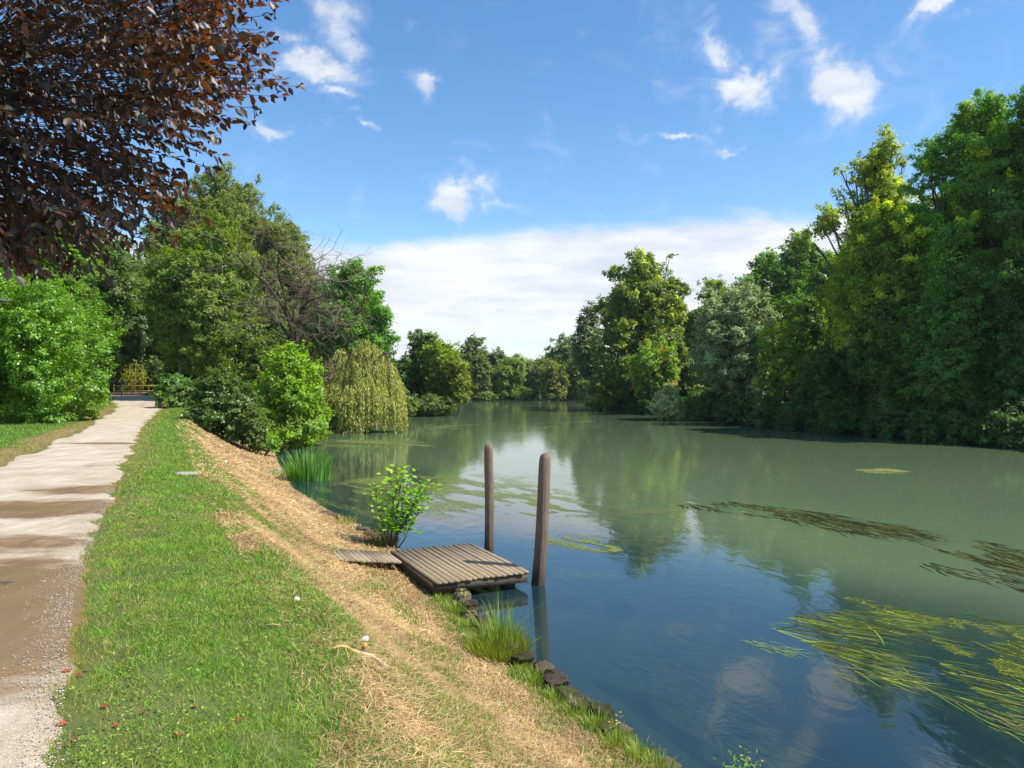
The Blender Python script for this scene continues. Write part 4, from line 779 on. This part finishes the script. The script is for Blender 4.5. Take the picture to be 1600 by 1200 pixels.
def sprig(label, x, y, z, stems, ht, leaf, cols, name, cat, per=34, flower=False, spread=.2, wid=.62, dirs=None):
    root = tag(empty(name, (x, y, z)), label, cat); tb = MB(); mb = MB(); P = []; T = []; N = []
    for s in range(stems):
        d = norm(np.array([rng.normal(0, spread), rng.normal(0, spread), 1.])) if dirs is None else norm(np.array(dirs[s % len(dirs)], float)); h = ht * (.65 + .4 * rng.random()); b0_ = np.array([rng.normal(0, .04), rng.normal(0, .04), -.05]); pts = [b0_]
        for i in range(5): d = norm(d + rng.normal(0, .1, 3)); pts.append(pts[-1] + d * h / 5)
        pts = np.array(pts); tb.tube(pts, np.linspace(.012, .003, 6) * (ht / 1.4 + .3), 5, (.16, .12, .07), False)
        for q in range(per):
            f = .25 + .75 * q / per; j = min(int(f * 5), 4); c = pts[j] + (pts[j + 1] - pts[j]) * (f * 5 - j); a = q * 2.4; o = np.array([math.cos(a), math.sin(a), .35]); br = ht * .14 * rng.random()
            P.append(c + o * br); T.append(o + rng.normal(0, .3, 3)); N.append(np.array([0, 0, 1.]) + rng.normal(0, .4, 3))
            if br > .08: tb.tube([c, c + o * br], [.003, .0015], 3, (.16, .15, .06), False)
    n = len(P); mb.scatter(*LEAF8, np.array(P), np.array(T), np.array(N), leaf * (.6 + .6 * rng.random(n)), leaf * wid, pick(cols, n)); mb.build('foliage', M_leaf, root); tb.build('stem', M_bark, root)
    return root
x, y = px2w(606, 848, .1)
sprig('young sapling with bright round leaves on the shore beside the jetty', x, y, .0, 10, 1.72, .115, [(.13, .27, .03), (.18, .32, .04), (.09, .20, .03)], 'sapling', 'sapling', 62, dirs=[(-.06, 0, 1), (.0, .05, 1.05), (.22, -.1, .8), (-.12, 0, .9), (.38, -.1, .62), (.12, 0, .8), (.36, 0, .60), (.05, .1, .6), (.3, .1, .5), (-.03, 0, .95)], wid=.78)
x, y = px2w(1145, 1222, .1); sprig('leafy weed with slender stems at the bottom edge of the water', x, y, .02, 7, .42, .05, [(.13, .27, .04), (.10, .21, .03)], 'weed', 'weed', 16, spread=.3, wid=.3)
x, y = px2w(1180, 1215, .1); r_ = sprig('purple flowering stem at the bottom right of the leafy weed', x, y, .02, 2, .34, .04, [(.13, .25, .04), (.35, .12, .25)], 'flowering_weed', 'weed', 12, spread=.2, wid=.3)
x, y = px2w(955, 1140, .1); sprig('single small yellowish sprig on the stones near the bottom', x, y, .08, 1, .3, .04, [(.3, .3, .06)], 'weed', 'weed', 12, wid=.5)
x, y = px2w(730, 925, .2); sprig('tiny bright seedling at the jetty end of the stones', x, y, .1, 1, .25, .06, [(.2, .35, .04)], 'weed', 'weed', 8, wid=.6)

# ------------------------------------------------------------------ water plants
def mat_patch(name, label, pts, width, n, size, cols, z=.004, thr=.5, fs=1.2, group=None, stretch=3.0):
    pts = np.array(pts, float); sg = np.concatenate([[0], np.cumsum(np.linalg.norm(np.diff(pts, axis=0), axis=1))]); s = rng.random(n) * sg[-1]
    c = np.stack([np.interp(s, sg, pts[:, 0]), np.interp(s, sg, pts[:, 1])], -1); td = norm(pts[-1] - pts[0]); nrm_ = np.array([-td[1], td[0]]); env = np.sin(np.clip(s / sg[-1], .03, .97) * np.pi) ** .6
    o = rng.normal(0, .45, n) * width * env; c = c + nrm_ * o[:, None]; u = c @ td; v = c @ nrm_
    k = fbm(u * fs / stretch + 3, v * fs * 1.6, 17, 4) > thr; c = c[k]; n = len(c); a = rng.random(n) * 6.28
    P = np.stack([c[:, 0], c[:, 1], z + .004 * rng.random(n)], -1); mb = MB(); mb.scatter(*LEAF4, P, np.stack([np.cos(a), np.sin(a), a * 0], -1), np.tile([0., 0, 1], (n, 1)) + rng.normal(0, .06, (n, 3)), size * (.5 + rng.random(n)), size * .6, pick(cols, n))
    return tag(mb.build(name, M_algae), label, kind='stuff')
AG = [(.24, .29, .07), (.31, .34, .10), (.18, .23, .06)]
mat_patch('duckweed', 'long pale duckweed raft near the weeping willow', [px2w(450, 688), px2w(560, 690), px2w(672, 699)], 2.6, 60000, .07, [(.26, .30, .09), (.19, .23, .07)], thr=.49, stretch=5, fs=.9)
mat_patch('algae', 'pale green algae floating behind the jetty', [px2w(600, 742), px2w(700, 770), px2w(860, 800)], 4.8, 120000, .032, AG, thr=.535, fs=1.7, stretch=2.2)
mat_patch('algae', 'yellow-green algae strip right of the thicker mooring post', [px2w(845, 834), px2w(905, 845), px2w(965, 860)], .7, 16000, .026, AG, thr=.50, fs=3, stretch=2)
mat_patch('algae', 'faint algae beyond the mooring posts', [px2w(880, 790), px2w(1040, 800)], 2.2, 16000, .032, [(.17, .2, .08)], thr=.60, fs=2.0, stretch=2)
mat_patch('algae', 'small yellow algae island in the wide stream at right', [px2w(1340, 733), px2w(1420, 735)], .8, 6000, .07, [(.38, .36, .12), (.3, .32, .1)], thr=.52, fs=1.8, stretch=2)
mat_patch('algae', 'thin pale streaks of algae and painted wind-ripple sheen in the distance', [px2w(690, 668), px2w(930, 655)], 9.0, 7000, .13, [(.25, .28, .12)], thr=.66, fs=.6)  # pale flecks also stand in for the sheen on wind ripples

def weedbed(name, label, pts, width, n, ln, wid, cols, z0, z1, dirv=(.5, -.87), spread=.22, thr=.45, fs=.9, material=None):
    pts = np.array(pts, float); sg = np.concatenate([[0], np.cumsum(np.linalg.norm(np.diff(pts, axis=0), axis=1))]); s = rng.random(n) * sg[-1]
    c = np.stack([np.interp(s, sg, pts[:, 0]), np.interp(s, sg, pts[:, 1])], -1); td = norm(pts[-1] - pts[0]); nrm_ = np.array([-td[1], td[0]]); c = c + nrm_ * (np.clip(rng.normal(0, .42, n), -.62, .62) * width)[:, None]
    k = fbm(c[:, 0] * fs * 1.4, c[:, 1] * fs * .8, 29, 3) > thr; c = c[k]; n = len(c); base_a = math.atan2(dirv[1], dirv[0]); sw = (fbm(c[:, 0] * .8, c[:, 1] * .8, 31) - .5) * .9
    a = base_a + sw + rng.normal(0, spread, n); P = np.stack([c[:, 0], c[:, 1], z0 + (z1 - z0) * rng.random(n)], -1); L_ = ln * (.4 + .9 * rng.random(n)); mb = MB(); seg_ = 4; V = []; cur_ = P.copy(); aa = a.copy()
    for i in range(seg_ + 1):
        f = i / seg_; sdv = np.stack([-np.sin(aa), np.cos(aa), aa * 0], -1); w_ = wid * (1 - .8 * f ** 2); V += [cur_ - sdv * w_ / 2, cur_ + sdv * w_ / 2]
        aa = aa + rng.normal(0, .10, n); cur_ = cur_ + np.stack([np.cos(aa), np.sin(aa), rng.normal(0, .01, n)], -1) * (L_ / seg_)[:, None]; cur_[:, 2] = np.minimum(cur_[:, 2], max(z1, z0))
    V = np.stack(V, 1); kk = V.shape[1]; off = (np.arange(n) * kk)[:, None, None]; q = np.array([[2 * i, 2 * i + 1, 2 * i + 3, 2 * i + 2] for i in range(seg_)])[None] + off
    mb.add(V.reshape(-1, 3), [q.reshape(-1, 4)], np.repeat(pick(cols, n), kk, 0)); return tag(mb.build(name, material or M_algae), label, kind='stuff')
WG = [(.13, .18, .02), (.07, .10, .015), (.25, .30, .04), (.10, .09, .02), (.04, .06, .01), (.05, .07, .01)]
weedbed('water_weed', 'long green ribbon weed streaming under the surface at lower right', [px2w(1310, 950), px2w(1450, 1000), px2w(1640, 1080)], 2.4, 24000, .7, .018, WG, -.07, .003, (.66, -.75), .34, thr=.50, fs=1.5, material=M_weed)
weedbed('water_weed', 'dark olive weed mass under the green ribbons', [px2w(1320, 945), px2w(1450, 1000), px2w(1660, 1070)], 2.3, 14000, .6, .04, [(.03, .045, .01), (.05, .065, .012), (.02, .03, .008)], -.10, -.02, (.66, -.75), .3, thr=.38, fs=1.0, material=M_weed)
weedbed('water_weed', 'pale weed tips breaking the surface at lower right', [px2w(1330, 1030), px2w(1480, 1085), px2w(1640, 1125)], .9, 520, .45, .012, [(.13, .20, .03), (.20, .25, .05), (.22, .18, .05)], -.012, .012, (.66, -.75), .26, thr=.50, fs=1.8)
weedbed('water_weed', 'scattered pale strands over the middle of the ribbon weed', [px2w(1290, 960), px2w(1500, 1000)], 1.3, 420, .35, .011, [(.12, .18, .03), (.17, .22, .05)], -.012, .010, (.75, -.66), .25, thr=.52, fs=1.8)
weedbed('water_weed', 'few pale strands in the blue water left of the weed bed', [px2w(1165, 995), px2w(1235, 1020)], .25, 46, .22, .010, [(.22, .32, .08)], .002, .012, (.7, -.7), .3, thr=.3)
weedbed('water_weed', 'yellow-green weed crest along the outer side of the bed', [px2w(1310, 932), px2w(1440, 962), px2w(1560, 985), px2w(1680, 1030)], .30, 2200, .12, .016, [(.17, .20, .02), (.11, .14, .02), (.22, .24, .03)], -.02, .008, (.8, -.6), .9, thr=.52, fs=3)
weedbed('water_weed', 'second yellow-green weed crest near the right edge', [px2w(1440, 1000), px2w(1560, 1040), px2w(1680, 1070)], .32, 2000, .12, .016, [(.17, .20, .02), (.11, .14, .02)], -.02, .008, (.8, -.6), .9, thr=.54, fs=3)
weedbed('water_weed', 'dark brown weed line drawn diagonally across the stream', [px2w(1090, 783), px2w(1250, 803), px2w(1400, 832), px2w(1500, 850), px2w(1680, 905)], 1.3, 20000, .8, .045, [(.018, .022, .007), (.032, .032, .010), (.07, .075, .018)], -.05, .0025, (.3, -.95), thr=.43, fs=.9, material=M_weed)
weedbed('water_weed', 'second dark weed streak below the first in the stream', [px2w(1420, 880), px2w(1560, 900), px2w(1680, 930)], .8, 5000, .7, .05, [(.02, .024, .010), (.035, .035, .012)], -.08, .001, (.3, -.95), thr=.46, fs=.9, material=M_weed)
weedbed('water_weed', 'dark weed mat under the reflection of the ragged tree', [px2w(930, 845), px2w(1060, 850)], 1.1, 2600, .3, .014, [(.09, .11, .04), (.14, .16, .07), (.04, .05, .02)], -.03, .004, (.9, -.3), .5, thr=.48, fs=1.6)
weedbed('water_weed', 'faint weed strands near the foot of the thicker mooring post', [px2w(860, 893), px2w(960, 895)], .4, 120, .25, .010, [(.15, .23, .08)], -.02, .004, (.9, -.3), .4, thr=.45)
weedbed('water_weed', 'dull brown weed deep under the blue water at bottom', [px2w(1000, 965), px2w(1130, 1040), px2w(1300, 1180)], 1.0, 900, .5, .03, [(.07, .08, .05), (.10, .10, .07)], -.45, -.25, (.6, -.8), .3, thr=.50, fs=.7)

# ------------------------------------------------------------------ path end: rail fence, bamboo poles, posts
yF = 64.0
def zf(x): return float(ground(x, yF, False))
xa = (178 - 800) / F * yF; xb = (246 - 800) / F * yF
root = tag(empty('rail_fence', ((xa + xb) / 2, yF, zf((xa + xb) / 2))), 'low yellowish wooden rail fence closing the end of the path', 'fence'); ox = (xa + xb) / 2; yl = (.26, .21, .06)
for i in range(6):
    mb = MB(); mb.box((xa - ox + (xb - xa) * i / 5, 0, .42), (.08, .08, .95), 0, yl, .004); mb.build('post', M_wood, root)
for z in (.35, .8): mb = MB(); mb.box((0, -.055, z), (xb - xa, .03, .09), 0, yl, .003); mb.build('rail', M_wood, root)
root = tag(empty('timber_kerb', (ox, yF - 1.6, zf(ox))), 'dark timber kerb lying across the end of the path', 'kerb')
mb = MB(); mb.box((0, 0, .08), (xb - xa + .6, .25, .2), 0, (.09, .065, .05), .01); o = mb.build('beam', M_wood, root)
mb = MB(); mb.box((0, 0, .20), (xb - xa + .6, .22, .035), 0, (.3, .27, .24), .004); o = mb.build('cap', M_wood, root)
root = tag(empty('bamboo_clump', ((206 - 800) / F * 62.8, 62.8, zf(ox))), 'leaning yellow bamboo canes behind the kerb at the end of the path', 'bamboo'); mb = MB(); lv = MB(); P = []
for i, (dx_, tx, h) in enumerate([(.1, .35, 3.0), (.55, .9, 2.3), (-.3, -.2, 2.6), (-.6, -.5, 2.2), (.9, .95, 1.9), (-.15, .1, 1.8), (.3, .2, 2.1)]):
    pts = np.array([(dx_, 0, -.1), ((dx_ + tx) / 2, .05, h / 2), (tx, .1, h)]); mb = MB(); mb.tube(pts, [.045, .04, .025], 6, (.24, .23, .05)); mb.build('cane', M_plain, root, True)
    for q in range(60): f = .5 + .5 * rng.random(); P.append(pts[0] * (1 - f) + pts[2] * f + rng.normal(0, .22, 3))
n = len(P); lv.scatter(*LEAF4, np.array(P), rng.normal(size=(n, 3)), rng.normal(size=(n, 3)), .26, .06, pick([(.16, .20, .03), (.22, .24, .04)], n)); lv.build('foliage', M_leaf, root)
root = tag(empty('bench', ((213 - 800) / F * 61.5, 61.5, zf(ox))), 'small yellow wooden trestle bench in front of the bamboo', 'bench')
mb = MB(); mb.box((0, 0, .62), (.75, .3, .06), 0, (.55, .38, .05)); mb.build('seat', M_plain, root)
for sx in (-.3, .3): mb = MB(); mb.tube([(sx * 1.3, 0, 0), (sx, 0, .6)], [.035, .035], 6, (.45, .33, .05)); mb.build('leg', M_plain, root)
for px, lb, c, h in [(190, 'thin bluish metal post beside the hedge end', (.18, .25, .28), 1.1), (281, 'short pale metal post in the shade above the clipped bush', (.5, .55, .6), 2.9)]:
    D = 60; x = (px - 800) / F * D; root = tag(empty('marker_post', (x, D, float(ground(x, D, False)))), lb, 'post'); mb = MB(); mb.tube([(0, 0, -.1), (0, 0, h)], [.05, .05], 10, c); mb.build('post', M_plain, root); mb = MB(); mb.tube([(0, 0, h), (0, 0, h + .05), (0, 0, h + .08)], [.065, .065, .03], 10, c); mb.build('cap', M_plain, root)
# edge of a small roof-like sign at the far left
x = (-6 - 800) / F * 24; root = tag(empty('notice_board', (x, 24, 1.7)), 'dark roofed notice board edge at the far left in front of the hedge', 'sign')
mb = MB(); mb.tube([(0, 0, -.2), (0, 0, 4.1)], [.05, .05], 8, (.1, .08, .06)); mb.build('post', M_wood, root)
mb = MB(); mb.box((-.12, 0, 4.32), (.85, .5, .08), 0, (.12, .11, .1), .004); mb.build('roof', M_wood, root)
mb = MB(); mb.box((-.45, 0, 3.6), (.6, .05, .8), 0, (.3, .27, .2)); mb.build('board', M_plain, root)

# ------------------------------------------------------------------ litter, sticks, fallen leaves
def lay(px, py, zg=1.6):
    x, y = px2w(px, py, zg)
    for _ in range(8): zg = float(ground(x, y)); x, y = px2w(px, py, zg)
    return x, y, zg
a = lay(520, 1019); b_ = lay(608, 1049); mb = MB(); k = 10; tt_ = np.linspace(0, 1, k)[:, None]; A = np.array(a); B = np.array(b_); pts = A * (1 - tt_) + B * tt_; pts[:, 2] = [float(ground(p_[0], p_[1])) + .03 + .008 * math.sin(i * 1.3) for i, p_ in enumerate(pts)]; pts[:, 1] += .012 * np.sin(tt_[:, 0] * 7)
mb.tube(pts, np.linspace(.007, .015, k), 7, np.repeat(np.array([.58, .34, .12]) * (1 - tt_) + np.array([.62, .52, .40]) * tt_, 7, 0)); tag(mb.build('stick', M_plain, smooth=True), 'orange-brown peeled stick lying where lawn meets dry slope', 'stick')
a = np.array(lay(412, 984)); b_ = np.array(lay(440, 984)); mb = MB(); mb.tube([a + (0, 0, .035), (a + b_) / 2 + (0, .01, .04), b_ + (0, 0, .035)], [.004, .006, .004], 5, (.5, .4, .2)); tag(mb.build('stick', M_plain), 'short pale twig in the green lawn', 'stick')
def crumple(label, name, cat, px, py, r, col, group=None):
    x, y, z = lay(px, py); o = stone(r * 2, r * 1.6, r, col).build(name, M_litter); o.location = (x, y, z + r * .5 + .012); o.rotation_euler = (rng.normal(0, .3), rng.normal(0, .3), rng.random() * 6); tag(o, label, cat, group)
crumple('crumpled white paper scrap just above the peeled stick', 'paper_scrap', 'litter', 569, 1003, .026, (.8, .8, .8))
x, y, z = lay(567, 1022); root = tag(empty('bottle_cap', (x, y, z + .02)), 'orange and dark lidded bottle top touching the peeled stick', 'litter'); root.rotation_euler = (1.35, .2, .5); root.scale = (.75, .75, .75)
mb = MB(); mb.tube([(0, 0, 0), (0, 0, .03), (0, .0, .036)], [.02, .02, .012], 14, (.10, .12, .15)); mb.build('lid', M_plain, root, True); mb = MB(); mb.tube([(0, .03, .0), (.004, .05, .02), (.01, .07, .03)], [.016, .018, .012], 12, (.75, .38, .08)); mb.build('neck', M_plain, root, True)
crumple('small pink scrap at the thick end of the peeled stick', 'paper_scrap', 'litter', 588, 1046, .014, (.75, .25, .25))
crumple('white scrap at the lawn edge beside the dry slope', 'paper_scrap', 'litter', 463, 939, .02, (.7, .68, .62)); crumple('tiny white bit low on the dry slope at bottom', 'paper_scrap', 'litter', 714, 1109, .011, (.85, .85, .9))
crumple('pale scrap at the water edge near the tall tuft', 'paper_scrap', 'litter', 723, 991, .018, (.8, .76, .68)); crumple('white scrap high on the far dry slope', 'paper_scrap', 'litter', 352, 722, .05, (.85, .85, .85)); crumple('white scrap beside the clipped bush in far grass', 'paper_scrap', 'litter', 283, 648, .06, (.85, .82, .7))
FLV = [(105, 1130, 0), (130, 1048, 0), (95, 1052, 0), (115, 1058, 0), (240, 1112, 1), (310, 1106, 0), (172, 1103, 0), (218, 868, 0), (255, 865, 1), (287, 1150, 0), (368, 1127, 0), (222, 1117, 1), (20, 1170, 0), (28, 1185, 1), (50, 1130, 0), (100, 1165, 1), (120, 1160, 1), (465, 1010, 1), (360, 913, 1), (310, 1008, 1), (730, 1190, 0), (110, 970, 1), (108, 990, 1), (90, 1100, 1), (185, 1132, 0)]
for px, py, br in FLV:
    x, y, z = lay(px, py); mb = MB(); a = rng.random() * 6.28; c = np.array([(.34, .075, .045), (.20, .10, .06)][br]) * (.8 + .4 * rng.random()); s = .034 + .018 * rng.random()
    mb.scatter(*LEAF8, np.zeros((1, 3)), np.array([[math.cos(a), math.sin(a), .1]]), np.array([[rng.normal(0, .25), rng.normal(0, .25), 1.]]), s, s * .62, c[None]); o = mb.build('fallen_leaf', M_straw); o.location = (x, y, z + .014)
    tag(o, ['small red fallen leaf lying on the grass or path edge', 'small brown fallen leaf lying on the grass or path edge'][br], 'leaf', ['red fallen leaves', 'brown fallen leaves'][br])

# ------------------------------------------------------------------ air
m = bpy.data.materials.new('haze_air'); m.use_nodes = True; t = NT(m.node_tree); t.n.clear(); out = t.node('ShaderNodeOutputMaterial'); v = t.node('ShaderNodeVolumePrincipled')
v.inputs['Color'].default_value = (.86, .92, 1.0, 1); v.inputs['Density'].default_value = .00016; v.inputs['Anisotropy'].default_value = .2; t.l.new(v.outputs[0], out.inputs['Volume'])
mb = MB(); mb.box((0, 700, 15), (3200, 1700, 36)); tag(mb.build('haze', m), 'thin summer air over the river', kind='stuff')
